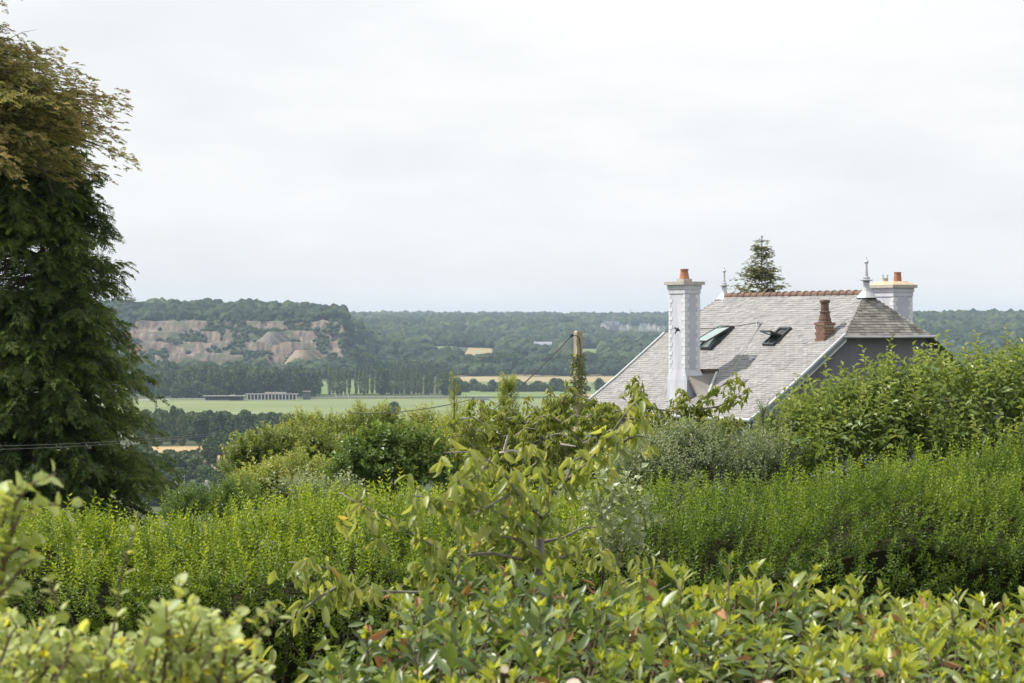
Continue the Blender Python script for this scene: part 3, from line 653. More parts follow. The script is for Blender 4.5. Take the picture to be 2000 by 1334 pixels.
sl.tile(tv, tf, np.array(Ms), np.array(Ts), np.array(tn))
s_o = part('slates', sl, M['slate'], roof, kind='stuff')
for a0, sg in ((0, -1), (RL, 1)):
    hs = MB(); Ms, Ts, tn = [], [], []; Lh = math.hypot(G, D1_); n = int(Lh / pitch_row)
    for i in range(n + 1):
        f0 = 1 - i * pitch_row / Lh + .01; f1 = max(f0 - pitch_row * 1.25 / Lh, 0)
        hw = W1 * (f0 + f1) / 2; u = -hw - (wid * .5 if i % 2 else 0)
        d = (Hh(a0 + sg * G * f1, 0, -D1_ * f1 + .004) - Hh(a0 + sg * G * f0, 0, -D1_ * f0 + .022))
        while u < hw:
            u0, u1 = max(u, -hw), min(u + wid, hw)
            if u1 - u0 > .03:
                Ms.append(np.stack([e2 * (u1 - u0 - .006), d, np.array([0, 0, .02])], -1)); Ts.append(Hh(a0 + sg * G * f0, u0 + .003, -D1_ * f0 + .022 + abs(rng.normal()) * .005)); tn.append(np.clip(.45 + rng.normal() * .22, 0, 1))
            u += wid
    hs.tile(tv, tf, np.array(Ms), np.array(Ts), np.array(tn)); part('hip_slates', hs, M['slatedark'], roof, kind='stuff')
# ridge tiles, each its own
n = 20; step = (RL - .25) / n
for i in range(n):
    mb = MB(); a = .12 + i * step; v = []; m = 9
    for aa, r in ((a - .03, .135), (a + step * .12, .135), (a + step * .13, .118), (a + step, .112)):
        for j in range(m):
            t = math.pi * (j / (m - 1)); v.append(Hh(aa, math.cos(t) * r, -.055 + math.sin(t) * r))
    mb.add(np.array(v), [(k * m + j, k * m + j + 1, (k + 1) * m + j + 1, (k + 1) * m + j) for k in range(3) for j in range(m - 1)], rng.uniform(.2, .8)); part('ridge_tile', mb, M['ridgetile'], roof)
# finials
for a0, hh in ((-.02, 1.0), (RL + .02, .86)):
    pr = [(.30, -.19), (.22, -.07), (.13, .05), (.10, .16), (.085, .34), (.11, .36), (.085, .39), (.19, .42), (.19, .445), (.09, .47), (.10, .53), (.055, .56), (.042, .75), (.03, 1.0), (.055, 1.03), (.065, 1.07), (.05, 1.11), (.02, 1.16), (.012, 1.24)]
    mb = MB().lathe(Hh(a0, 0, 0), [(r * (1 if hh == 1 else .85), z * hh * .8) for r, z in pr], 14); part('finial', mb, M['zinc'], roof, smooth=False)
# zinc verges, barge boards, gutters
for a0 in (-G - .03, RL + G + .03):
    vz, bd = MB(), MB()
    pts = [(W1, -D1_), (3.3, roofz(3.3)), (4.2, roofz(4.2)), (W2 + .04, roofz(W2) - .03)]
    for (b0, z0), (b1, z1) in zip(pts[:-1], pts[1:]):
        d = nrm(Hh(0, b1, z1) - Hh(0, b0, z0)); L = math.hypot(b1 - b0, z1 - z0); ax = np.array([e1, d, np.cross(e1, d)]); c = Hh(a0, (b0 + b1) / 2, (z0 + z1) / 2)
        vz.box(c + ez * .05, (.07, L, .05), ax); bd.box(c - ez * .06, (.05, L, .13), ax); vz.box(c - ez * .145 - e1 * (.012 if a0 < 0 else -.012), (.05, L, .035), ax)
    part('verge_flashing', vz, M['zinc'], roof); part('barge_board', bd, M['zincdark'], roof)
for a0, sg in ((-G, -1), (RL + G, 1)):
    part('hip_gutter', MB().tube([Hh(a0 + sg * .06, -W1 - .15, -D1_ - .04), Hh(a0 + sg * .06, 0, -D1_ - .045), Hh(a0 + sg * .06, W1 + .08, -D1_ - .04)], .036, 8), M['zinc'], roof)
part('eaves_gutter', MB().tube([Hh(-G, W2 + .06, roofz(W2) - .05), Hh(RL / 2, W2 + .06, roofz(W2) - .06), Hh(RL + G, W2 + .06, roofz(W2) - .05)], .06, 8), M['zinc'], roof)
part('downpipe', MB().tube([Hh(-.55, W2 + .05, roofz(W2) - .1), Hh(-.55, W2 + .03, roofz(W2) - .25), Hh(-.62, W2 - .12, roofz(W2) - .42), Hh(-.68, W2 - .24, roofz(W2) - .7), Hh(-.68, W2 - .24, -9.4)], .045, 8), M['zinc'], house)
# window on the gable wall
wa = -G + ov - .03
wn = part('window', MB().box(Hh(wa, 2.2, -4.2), (.08, 1.1, 1.5), HAX), M['glass'], house)
fr = MB()
for b, z, sb, sz in ((1.6, -4.2, .14, 1.78), (2.8, -4.2, .14, 1.78), (2.2, -3.38, 1.06, .14), (2.2, -5.02, 1.06, .14), (2.2, -4.2, .08, 1.5)): fr.box(Hh(wa - .03, b, z), (.1, sb, sz), HAX)
link('window_frame', fr.mesh('window_frame', M['quoin'], HB), wn)

# chimneys: rendered stack with quoins standing proud
def chimney(a0, wa, b1, wb, zb, zt, lower=None):
    """a0..a0+wa along the ridge, b1-wb..b1 down the slope; z from ridge"""
    ca, cb = a0 + wa / 2, b1 - wb / 2
    st = MB().box(Hh(ca, cb, (zb + zt) / 2), (wa, wb, zt - zb), HAX); ch = part('chimney', st, M['chim'], house)
    def sub(name, mb, mat): return link(name, mb.mesh(name, mat, HB), ch)
    sub('cap', MB().box(Hh(ca, cb, zt + .045), (wa + .22, wb + .22, .09), HAX), M['mortarcap'])
    sub('band', MB().box(Hh(ca, cb, zt - .06), (wa + .09, wb + .09, .12), HAX), M['chim'])
    sub('band', MB().box(Hh(ca, cb, zt - .185), (wa + .045, wb + .045, .13), HAX), M['chim'])
    hq = .125; n = int((zt - .27 - zb) / hq)
    for i in range(n):
        z = zt - .27 - (i + .5) * hq; lng = i % 2
        qa = .17 if lng else .10; qb = .10 if lng else .15
        for sg in (0, 1):
            ac = a0 + qa / 2 - .012 if sg == 0 else a0 + wa - qa / 2 + .012
            sub('quoin', MB().box(Hh(ac, b1 + .001 - qb / 2 + .012, z), (qa, qb, hq - .014), HAX, rng.uniform(.2, .8)), M['quoin'])
        if True:
            sub('quoin', MB().box(Hh(a0 + .06 - .012, b1 - wb + qb / 2 - .012, z), (.12, qb, hq - .014), HAX, rng.uniform(.2, .8)), M['quoin'])
    sub('side_panel', MB().box(Hh(a0 - .004, cb, (zt - .3 + zb) / 2), (.012, wb - .15, zt - .3 - zb), HAX), M['greypanel'])
    return ch, sub, ca, cb
aE, bE = slope_pt(1400, 727)
b1 = 4.08; a0 = at_px(1338, b1); wa = at_px(1307, b1) - a0
wb = .5
zy = lambda a, b, y: (EYE + (YH - y) / F * Hh(a, b, 0)[1]) - R1[2]
ch, sub, ca, cb = chimney(a0, wa, b1, wb, -4.2, zy(a0, b1, 556))
ztop = zy(a0, b1, 556) + .09
sub('pot_base', MB().box(Hh(ca, cb, ztop + .04), (.34, .3, .09), HAX), M['mortarcap'])
sub('chimney_pot', MB().lathe(Hh(ca, cb, ztop + .07), [(.15, 0), (.15, .03), (.14, .05), (.105, .25), (.125, .255), (.125, .30), (.09, .30), (.085, .2)], 16), M['terracotta'])
zs = zy(a0, b1, 738)
sh = MB()
def ring(k, z): return [Hh(a0 - k * 1.1, b1 + k * .2, z), Hh(a0 + wa + k * .6, b1 + k * .2, z), Hh(a0 + wa + k * .6, b1 - wb - k, z), Hh(a0 - k * 1.1, b1 - wb - k, z)]
v = np.array(ring(.01, zs + .22) + ring(.11, zs - .06) + ring(.11, -4.2)); sh.add(v, [(i, (i + 1) % 4, 4 + (i + 1) % 4, 4 + i) for i in range(4)] + [(4 + i, 4 + (i + 1) % 4, 8 + (i + 1) % 4, 8 + i) for i in range(4)])
sub('shoulder', sh, M['chim'])
# cricket: small saddle roof behind the chimney
zE = roofz(bE); cr = MB(); aQ, bQ = slope_pt(1384, 772)
S = Hh(aE, b1 - wb + .05, zE + .02); E_ = Hh(aE, bE - .02, zE + .02); Q = Hh(aQ, bQ, roofz(bQ) + .03); Q2 = Hh(2 * aE - aQ, bQ, roofz(bQ) + .03)
T = Hh(aQ, b1 + .02, roofz(b1) + .03); T2 = Hh(2 * aE - aQ, b1 + .02, roofz(b1) + .03); S2 = Hh(aE, b1 - .05, zE + .02)
cr.add(np.array([S2, E_, Q, T, Q2, T2]), [(0, 1, 2, 3), (0, 5, 4, 1)]); part('cricket', cr, M['slatedark'], roof)
crs = MB()
for i in range(9):
    f0, f1 = i / 9, (i + .97) / 9; up = np.array([0, 0, .012])
    crs.add(np.array([S2 * (1 - f0) + T * f0 + up, E_ * (1 - f0) + Q * f0 + up, E_ * (1 - f1) + Q * f1 + up * 2.2, S2 * (1 - f1) + T * f1 + up * 2.2]), [(0, 1, 2, 3)], rng.uniform(.3, .6))
part('cricket_slates', crs, M['slatedark'], roof)
part('cricket_ridge', MB().tube([S, (S + E_) / 2, E_], .085, 10), surf('mossy_tile', (.05, .04, .032), (.13, .10, .08), 8, .95), roof)
part('valley_flashing', MB().tube([E_ + ez * .02, (E_ + Q) / 2 + ez * .035, Q + ez * .02], .05, 6), M['zinc'], roof)
# second chimney behind the right hip
b1 = -1.35; a0 = at_px(1745, b1); wa2 = at_px(1703, b1) - a0; wb2 = .68
ch, sub, ca, cb = chimney(a0, wa2, b1, wb2, -3.2, zy(a0, b1, 562))
zt2 = zy(a0, b1, 562) + .09
mo = MB(); v = []
for k, z in ((0, 0), (.12, .07), (.2, .10)): v += [Hh(a0 - .08 + k, b1 + .08 - k, zt2 + z), Hh(a0 + wa2 + .08 - k, b1 + .08 - k, zt2 + z), Hh(a0 + wa2 + .08 - k, b1 - wb2 - .08 + k, zt2 + z), Hh(a0 - .08 + k, b1 - wb2 - .08 + k, zt2 + z)]
mo.add(np.array(v), [(4 * j + i, 4 * j + (i + 1) % 4, 4 * j + 4 + (i + 1) % 4, 4 * j + 4 + i) for j in range(2) for i in range(4)] + [(8, 9, 10, 11)]); sub('mortar_flaunching', mo, surf('ochre_mortar', (.42, .33, .22), (.56, .46, .33), 6, .9))
sub('chimney_pot', MB().lathe(Hh(a0 + .3, cb - .05, zt2 + .06), [(.13, 0), (.12, .05), (.1, .27), (.11, .28), (.11, .31), (.075, .31), (.07, .2)], 14), M['terracotta'])
sub('chimney_pot', MB().lathe(Hh(a0 + wa2 - .25, cb + .05, zt2 + .05), [(.085, 0), (.08, .12), (.09, .13), (.09, .15), (.055, .15), (.05, .1)], 12), M['mortarcap'])
cw = MB()
for t in range(4): cw.tube([Hh(a0 + wa2 - .25 + .07 * math.cos(t * 1.57), cb + .05 + .07 * math.sin(t * 1.57), zt2 + .19), Hh(a0 + wa2 - .25 + .08 * math.cos(t * 1.57), cb + .05 + .08 * math.sin(t * 1.57), zt2 + .24), Hh(a0 + wa2 - .25 + .1 * math.cos(t * 1.57), cb + .05 + .1 * math.sin(t * 1.57), zt2 + .3)], .012, 5)
sub('cowl', cw, M['zinc'])
# brick stub with tall clay pot on the front slope
aP, bP = slope_pt(1611, 658); zP = roofz(bP)
ps = part('brick_stack', MB().box(Hh(aP, bP, zP + .02), (.40, .34, .62), HAX), M['mortarcap'], house)
for i in range(6):
    z = zP - .16 + i * .082
    for f in range(2):
        for j in range(2):
            off = (.1 if j else -.1) + (.03 if i % 2 else -.03)
            cc = Hh(aP + off, bP + .172, z) if f == 0 else Hh(aP - .202, bP + off * .85, z)
            link('brick', MB().box(cc, (.185, .02, .068) if f == 0 else (.02, .155, .068), HAX).mesh('brick', M['brick'], HB), ps)
link('mortar_skirt', MB().box(Hh(aP, bP, zP + .36), (.46, .40, .07), HAX).mesh('mortar_skirt', M['brick'], HB), ps)
link('chimney_pot', MB().lathe(Hh(aP, bP, zP + .38), [(.20, 0), (.20, .04), (.165, .08), (.18, .1), (.13, .28), (.15, .3), (.15, .33), (.115, .345), (.112, .56), (.14, .575), (.15, .61), (.14, .645), (.115, .66), (.08, .66), (.08, .5)], 16).mesh('chimney_pot', surf('old_clay', (.10, .068, .05), (.19, .125, .095), 9, .85), HB), ps)
# roof windows
def skylight(px, py, w, h, tilt, pivot, label):
    a, b = slope_pt(px, py); z = roofz(b); db = .2; t = nrm(Hh(0, b - db, roofz(b - db)) - Hh(0, b + db, roofz(b + db))); nr = np.cross(t, e1); nr = nr if nr[2] > 0 else -nr
    c = Hh(a, b, z); ax = np.array([e1, t, nr]); fr = MB(); fw = .055
    for u, v, su, sv in ((-w / 2, 0, fw, h), (w / 2, 0, fw, h), (0, -h / 2, w + fw, fw), (0, h / 2, w + fw, fw * 1.3)): fr.box(c + u * e1 + v * t + nr * .045, (su, sv, .09), ax)
    k = part('roof_window', fr, M['frame'], house); k['label'] = label
    link('well', MB().box(c + nr * .035, (w - fw, h - fw, .02), ax).mesh('well', M['glass'] if tilt < .6 else M['shade'], HB), k)
    hg = c + t * (h / 2 if pivot == 'top' else 0) + nr * .10; ca, sa = math.cos(tilt), math.sin(tilt)
    t2 = t * ca - nr * sa; n2 = np.cross(e1, t2); n2 = n2 if n2[2] > 0 else -n2; ax2 = np.array([e1, t2, n2]); cc = hg - t2 * (h / 2 if pivot == 'top' else 0)
    s = MB()
    for u, v, su, sv in ((-w / 2 + .02, 0, .045, h), (w / 2 - .02, 0, .045, h), (0, -h / 2, w, .05), (0, h / 2, w, .05)): s.box(cc + u * e1 + v * t2, (su, sv, .04), ax2)
    link('sash', s.mesh('sash', M['frame'], HB), k); link('pane', MB().box(cc, (w - .08, h - .1, .02), ax2).mesh('pane', M['glass'], HB), k)
skylight(1399, 663, .68, 1.02, .20, 'top', 'large top-hung roof window propped open')
skylight(1519, 660, .50, .74, .95, 'mid', 'small centre-pivot roof window tilted open')
# cable across the chimney and roof hooks
aC, bC = slope_pt(1483, 638); p0 = Hh(a0 * 0 + at_px(1361, 3.6), 3.6, zy(at_px(1361, 3.6), 3.6, 643)); p1 = Hh(aC, bC, roofz(bC) + .12)
part('roof_cable', MB().tube([p0, (p0 * 2 + p1) / 3 - ez * .03, (p0 + 2 * p1) / 3 - ez * .03, p1, Hh(aC, bC, roofz(bC) + .02)], .011, 5), M['frame'], house)
prev = Hh(aC, bC, roofz(bC) + .035); cpts = [prev]
for t in np.linspace(.1, 1, 12):
    px, py = 1483 + (1425 - 1483) * t, 638 + (738 - 638) * t; a, b = slope_pt(px, py); cpts.append(Hh(a, b, roofz(b) + .035))
part('roof_cable', MB().tube(cpts, .008, 5), M['zinc'], house)
for px, py in ((1484, 636), (1471, 703), (1456, 746)):
    a, b = slope_pt(px, py); part('roof_hook', MB().box(Hh(a, b, roofz(b) + .07), (.07, .22, .05), HAX).box(Hh(a, b + .1, roofz(b) + .06), (.05, .05, .12), HAX), M['quoin'], house)

# ------------------------------------------------------------------ poles, wires, bird
c = P(1129, 800, 62); c[2] = float(ground(c[:1], c[1:2])[0]); top = P(1129, 646, 62)
pole = thing('concrete_pole', 'weathered concrete utility pole wrapped in ivy beside the slate roof', 'pole', c)
M['polec'] = surf('lichen_concrete', (.30, .25, .16), (.50, .43, .30), 7, .9, .4, stretch=(1, 1, .35))
ax = np.array([[.8, .6, 0], [-.6, .8, 0], [0, 0, 1]]); hgt = top[2] - c[2]
def taper(c, h, w0, w1, ax):
    v = np.array([[sx * w, sy * w * .8, z] for z, w in ((0, w0 / 2), (h - .04, w1 / 2), (h, w1 / 2 * .75)) for sx, sy in ((-1, -1), (1, -1), (1, 1), (-1, 1))]) @ ax + c
    return MB().add(v, [(4 * j + i, 4 * j + (i + 1) % 4, 4 * j + 4 + (i + 1) % 4, 4 * j + 4 + i) for j in range(2) for i in range(4)] + [(8, 9, 10, 11)])
part('shaft', taper(c - [0, 0, .3], hgt + .3, .28, .175, ax), M['polec'], pole)
br = P(1116, 656, 61.9)
part('bracket', MB().tube([P(1133, 672, 61.85), P(1131, 660, 61.83), P(1125, 655, 61.85), br], .016, 6).tube([P(1133, 672, 61.85), P(1134, 690, 61.85), P(1131, 720, 61.85)], .012, 5), M['frame'], pole)
part('insulator', MB().tube([br - [.04, 0, .03], br, br + [.03, 0, .05]], [.03, .045, .03], 8), M['frame'], pole)
lf4 = (np.array([[0, 0, 0], [-.5, .45, .06], [0, 1, -.05], [.5, .45, .06], [0, .45, -.04]]), np.array([[0, 4, 1], [0, 3, 4], [1, 4, 2], [4, 3, 2]]))
n = 900; tz = rng.uniform(0, 1, n) ** .8; py = 820 - tz * 130; an = rng.uniform(0, 6.28, n); rr = .11 + .10 * (1 - tz) + rng.uniform(0, .06, n)
T = np.stack([(1129 - 1000) / F * 62 + np.cos(an) * rr, 62 + np.sin(an) * rr, EYE + (YH - py) / F * 62], -1); od = np.stack([np.cos(an), np.sin(an), -.6 + 0 * an], -1) + rng.normal(size=(n, 3)) * .4
iv = MB().tile(lf4[0] * [.9, 1, 1], lf4[1], frames(od, np.stack([np.cos(an), np.sin(an), .8 + 0 * an], -1)) * rng.uniform(.05, .085, n)[:, None, None], T, rng.uniform(0, 1, n))
part('ivy', iv, M['ivy'], pole, kind='stuff')
c2 = P(942, 870, 58); c2[2] = float(ground(c2[:1], c2[1:2])[0]); t2 = P(942, 782, 58)
p2 = thing('wooden_post', 'short grey wooden utility post rising from the shrubs', 'post', c2)
part('shaft', taper(c2 - [0, 0, .3], t2[2] - c2[2] + .3, .17, .13, np.eye(3)), surf('grey_wood', (.17, .15, .13), (.30, .27, .24), 12, .9, .4, stretch=(1, 1, .2)), p2)
part('cross_arm', MB().box(t2 + [-.06, -.02, .03], (.42, .06, .05)), M['zinc'], p2); part('insulator', MB().tube([t2 + [-.28, -.02, .0], t2 + [-.22, -.02, .04], t2 + [-.16, -.02, .02]], [.02, .04, .02], 8), M['frame'], p2)
def wire(pts, label, r=.012, mat='frame'):
    pts = np.array(pts); o = link('overhead_wire', MB().tube(pts - pts[0], r, 5).mesh('overhead_wire', M[mat]), loc=pts[0]); tag(o, label, 'wire')
def sag(a, b, s, n=14):
    t = np.linspace(0, 1, n)[:, None]; return a * (1 - t) + b * t - np.array([0, 0, 1]) * s * 4 * t * (1 - t)
wire(sag(br, P(800, 912, 52), .25), 'black overhead cable slanting down left from the ivy-clad pole', .016)
wire(sag(t2 + np.array([-.28, -.02, .02]), P(680, 806, 64), .12), 'thin black wire running left from the grey wooden post')
wire(sag(t2 + np.array([.1, -.02, .05]), P(1060, 812, 63), .1), 'thin wire running right from the grey wooden post', .007)
wire(sag(P(-60, 872, 40), P(420, 846, 47), .05), 'upper of two thin wires crossing in front of the dark conifer', .0025, 'concrete')
wire(sag(P(-60, 879, 40), P(420, 850, 47), .05), 'lower of two thin wires crossing in front of the dark conifer', .0025, 'concrete')
# swallow
bp = P(1322, 645, 52); mb = MB(); d = nrm([.45, -.35, .8]); sd_ = nrm(np.cross(d, [0, 1, 0])); u = np.cross(sd_, d)
mb.tube([bp + d * k for k in (-.07, -.05, -.02, .03, .06, .075)], [.003, .012, .019, .021, .014, .003], 8)
for sg in (-1, 1):
    w = np.array([bp + d * .035, bp - d * .02, bp + sd_ * sg * .06 - d * .005 + u * .05, bp + sd_ * sg * .055 + d * .03 + u * .05, bp + sd_ * sg * .11 - d * .06 + u * .09])
    mb.add(w, [(0, 1, 2, 3), (3, 2, 4)]); mb.add(w + u * .004, [(3, 2, 1, 0), (4, 2, 3)])
    mb.add(np.array([bp - d * .06 - sd_ * sg * .004, bp - d * .06 + sd_ * sg * .012, bp - d * .13 + sd_ * sg * .03]), [(0, 1, 2)])
o = link('swallow', MB().add(np.concatenate(mb.v) - bp, np.concatenate(mb.f)).mesh('swallow', surf('bird_plumage', (.02, .022, .03), (.05, .05, .06), 30, .6)), loc=bp); tag(o, 'small dark swallow flying past the tall white chimney', 'bird')

# ------------------------------------------------------------------ plants
def leaf_hi(w, curl=.15, fold=.12, wave=0.0, round_=False):
    """a leaf of unit length along +Y with midrib fold and curl"""
    ts = [.22, .5, .78]; ws = [.8, 1, .68] if not round_ else [.85, 1, .82]
    v = [[0, 0, 0]]
    for t, k in zip(ts, ws):
        z = -curl * t * t
        v += [[-w / 2 * k, t, z + fold * k * w + wave * math.sin(t * 9)], [0, t, z], [w / 2 * k, t, z + fold * k * w - wave * math.sin(t * 8)]]
    v.append([0, 1, -curl])
    f = [(0, 2, 1), (0, 3, 2)]
    for j in (0, 1):
        a = 1 + 3 * j; f += [(a, a + 1, a + 4, a + 3), (a + 1, a + 2, a + 5, a + 4)]
    f += [(7, 8, 10), (8, 9, 10)]
    return np.array(v), tris(f)
def leaf_lo(w, fold=.1, curl=.12):
    return np.array([[0, 0, 0], [-w / 2, .45, fold * w], [0, 1, -curl], [w / 2, .45, fold * w]]), np.array([[0, 3, 2], [0, 2, 1]])

def rot_to(d, roll):
    """frames whose y runs along d with a random roll"""
    d = nrm(d); ref = nrm(np.cross(d, nrm(rng.normal(size=d.shape)))); return frames(d, ref)

def sprig(n, length, leaf, size, spread, pairs=True, droop=0.0, stem_r=.0, tipsmall=.6, tint_tip=.25):
    """template: stem along +Y with leaves set along it"""
    mb = MB(); cnt = n; t = (np.arange(cnt) // 2 * 2 / max(cnt - 1, 1) if pairs else np.arange(cnt) / max(cnt - 1, 1))
    t = np.clip(.08 + .92 * t, 0, 1); an = (np.arange(cnt) % 2) * np.pi + (np.arange(cnt) // 2) * (np.pi / 2 + .3) if pairs else np.arange(cnt) * 2.4
    an = an + rng.uniform(-.35, .35, cnt); tilt = spread * (1.15 - .55 * t) + rng.uniform(-.15, .15, cnt)
    o = np.stack([np.cos(an), 0 * an, np.sin(an)], -1); d = nrm(o * np.sin(tilt)[:, None] + np.array([0, 1, 0]) * np.cos(tilt)[:, None] + np.array([0, 0, -droop]))
    nn = np.array([0, 1.0, 0]) * np.sin(tilt)[:, None] - o * np.cos(tilt)[:, None] + rng.normal(size=(cnt, 3)) * .15
    s = size * (1 - (1 - tipsmall) * t) * rng.uniform(.8, 1.15, cnt)
    T = np.stack([0 * t, t * length, 0 * t], -1)
    mb.tile(leaf[0], leaf[1], frames(d, nn) * s[:, None, None], T, rng.uniform(-.14, .14, cnt) + (t - .5) * 2 * tint_tip)
    if stem_r: mb.tube([[0, 0, 0], [0, length * .5, 0], [0, length, 0]], [stem_r, stem_r * .8, stem_r * .4], 3, -.1, cap=False)
    return np.concatenate(mb.v), np.concatenate(mb.f), np.concatenate(mb.t)

def scatter(mb, temps, T, d, scale, tint):
    n = len(T); pick = rng.integers(0, len(temps), n); Mx = rot_to(d, None) * np.broadcast_to(scale, (n,))[:, None, None]
    for k, (tv, tf, tt) in enumerate(temps):
        i = np.where(pick == k)[0]; mb.tile(tv, tf, Mx[i], T[i], np.broadcast_to(tint, (n,))[i], tt=tt)

# --- hedges ---------------------------------------------------------
def hedge(name, label, x0, x1, ztop, Dfront, Dback, mat, lean, dens, dens_f, leafsize, seedlen, tint0):
    """ztop(px): height of the clipped top relative to the eye"""
    cx = (x0 + x1) / 2; zg = float(ground(np.array([cx]), np.array([Dfront]))[0])
    t = thing(name, label, 'hedge', (cx, (Dfront + Dback) / 2, zg))
    lf = leaf_lo(.46); temps = [sprig(22, seedlen, lf, leafsize, 1.2, True, 0, .003) for _ in range(5)]
    tempf = [sprig(18, seedlen * .8, lf, leafsize, 1.2, True, .1, .003) for _ in range(4)]
    mb = MB()
    def top(x, y):
        px = 1000 + F * x / y; u = (y - Dfront) / (Dback - Dfront)
        n = (vnoise(np.stack([x * 1.3, y * 1.1, 0 * x + 4], -1)) - .5) * .28 + (vnoise(np.stack([x * 4, y * 4, 0 * x], -1)) - .5) * .16
        return EYE + ztop(px) - .34 * np.clip(1 - u / .35, 0, 1) ** 2 + n
    n = int((x1 - x0) * (Dback - Dfront) * dens); x = rng.uniform(x0, x1, n); y = rng.uniform(Dfront, Dback, n); z = top(x, y) - rng.uniform(.3, .75, n) * seedlen
    d = np.stack([lean[0] + 0 * x, lean[1] + 0 * x, 1 + 0 * x], -1) + rng.normal(size=(n, 3)) * .38
    pt = vnoise(np.stack([x * 1.7, y * 1.7, 0 * x + 9], -1)); scatter(mb, temps, np.stack([x, y, z], -1), d, rng.uniform(.6, 1.25, n) * np.where(rng.uniform(size=n) < .06, 1.3, 1), tint0 + (pt - .5) * .5 + rng.uniform(-.15, .15, n))
    # lower layer and front face
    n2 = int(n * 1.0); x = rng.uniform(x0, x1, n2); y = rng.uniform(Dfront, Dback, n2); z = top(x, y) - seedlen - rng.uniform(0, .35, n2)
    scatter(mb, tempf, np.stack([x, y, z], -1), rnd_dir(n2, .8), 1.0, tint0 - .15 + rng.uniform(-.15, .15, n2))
    n = int((x1 - x0) * 2.0 * dens_f); x = rng.uniform(x0, x1, n); h = rng.uniform(0, 1, n); zt = top(x, Dfront + 0 * x); z = zt + .1 - h * (zt - zg - .2)
    bul = .22 * np.cos(np.clip(h, 0, 1) * np.pi * .5) ** 2 + (vnoise(np.stack([x * 1.6, z * 1.9, 0 * x + 1], -1)) - .5) * .5
    d = np.stack([lean[0] * .8 + 0 * x, -.75 + 0 * x, .75 + 0 * x], -1) + rng.normal(size=(n, 3)) * .35
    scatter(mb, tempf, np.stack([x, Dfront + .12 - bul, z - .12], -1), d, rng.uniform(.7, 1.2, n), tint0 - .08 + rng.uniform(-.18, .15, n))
    part('foliage', mb, M[mat], t, kind='stuff')
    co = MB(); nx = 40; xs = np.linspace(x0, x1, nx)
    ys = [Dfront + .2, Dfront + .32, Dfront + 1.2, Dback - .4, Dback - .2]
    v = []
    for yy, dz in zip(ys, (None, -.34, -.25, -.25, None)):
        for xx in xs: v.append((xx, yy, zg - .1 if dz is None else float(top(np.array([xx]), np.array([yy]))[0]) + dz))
    co.add(np.array(v), [(r * nx + i, r * nx + i + 1, (r + 1) * nx + i + 1, (r + 1) * nx + i) for r in range(4) for i in range(nx - 1)]); part('dark_core', co, M['core'], t)  # dark sheet below the shoots, inner shade put into its colour
    st = MB()
    for i in range(70):
        xx = rng.uniform(x0, x1); yy = Dfront + rng.uniform(.1, .4); p = np.array([xx, yy, zg - .05]); st.tube([p, p + [rng.normal() * .1, -.05, .6], p + [rng.normal() * .2, -.12, 1.2]], [.016, .011, .006], 4)
    part('stems', st, M['bark'], t, kind='stuff')
X20 = lambda px, D=20.5: (px - 1000) / F * D
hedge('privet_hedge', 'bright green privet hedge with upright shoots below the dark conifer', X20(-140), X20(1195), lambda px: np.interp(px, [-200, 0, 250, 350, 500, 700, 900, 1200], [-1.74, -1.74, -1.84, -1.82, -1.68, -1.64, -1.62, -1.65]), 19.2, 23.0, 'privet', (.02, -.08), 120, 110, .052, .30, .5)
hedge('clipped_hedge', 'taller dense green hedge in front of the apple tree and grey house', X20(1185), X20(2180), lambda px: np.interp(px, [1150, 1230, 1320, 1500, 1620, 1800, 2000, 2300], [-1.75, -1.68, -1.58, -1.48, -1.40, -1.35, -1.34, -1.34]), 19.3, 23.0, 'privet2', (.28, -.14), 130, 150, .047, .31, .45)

# --- leafy crowns made of lobes -------------------------------------
def lobes_fill(mb, lobes, per, temps, scale, tint, up=.5, D0=None, shell=.55, gap=.42, nscale=2.2):
    """lobes: rows of centre + radius; sprigs thrown on each shell, thinned by noise"""
    for (cx, cy, cz, r) in lobes:
        n = int(per * r * r); d = rnd_dir(n, .25); rad = r * rng.uniform(shell, 1.05, n) * (.85 + .3 * vnoise(d * 2 + [cx, cy, cz]))
        T = np.array([cx, cy, cz]) + d * rad[:, None]
        keep = vnoise(T * nscale) > gap - .25 * (rad / r)
        T, d = T[keep], d[keep]; n = len(T)
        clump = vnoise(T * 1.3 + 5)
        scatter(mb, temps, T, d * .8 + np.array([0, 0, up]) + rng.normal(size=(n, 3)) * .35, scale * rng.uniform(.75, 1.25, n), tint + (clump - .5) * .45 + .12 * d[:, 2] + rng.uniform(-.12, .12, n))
def lobes_sil(sil, ybot, D, dd, rpx, n, jit=.3):
    """lobe centres (world) that fill the outline sil = [(px, ytop)...] down to ybot"""
    xs = [s[0] for s in sil]; ys = [s[1] for s in sil]; o = []
    for i in range(n):
        px = rng.uniform(xs[0], xs[-1]); r = rpx * rng.uniform(.7, 1.25); yt = np.interp(px, xs, ys); py = rng.uniform(yt + r, max(yt + r + 1, ybot)); f = (py - yt - r) / max(ybot - yt, 1)
        Dd = D + dd * rng.uniform(-1, 1) * (.35 + .65 * f); p = P(px, py, Dd); o.append((*p, r / F * Dd))
    return o
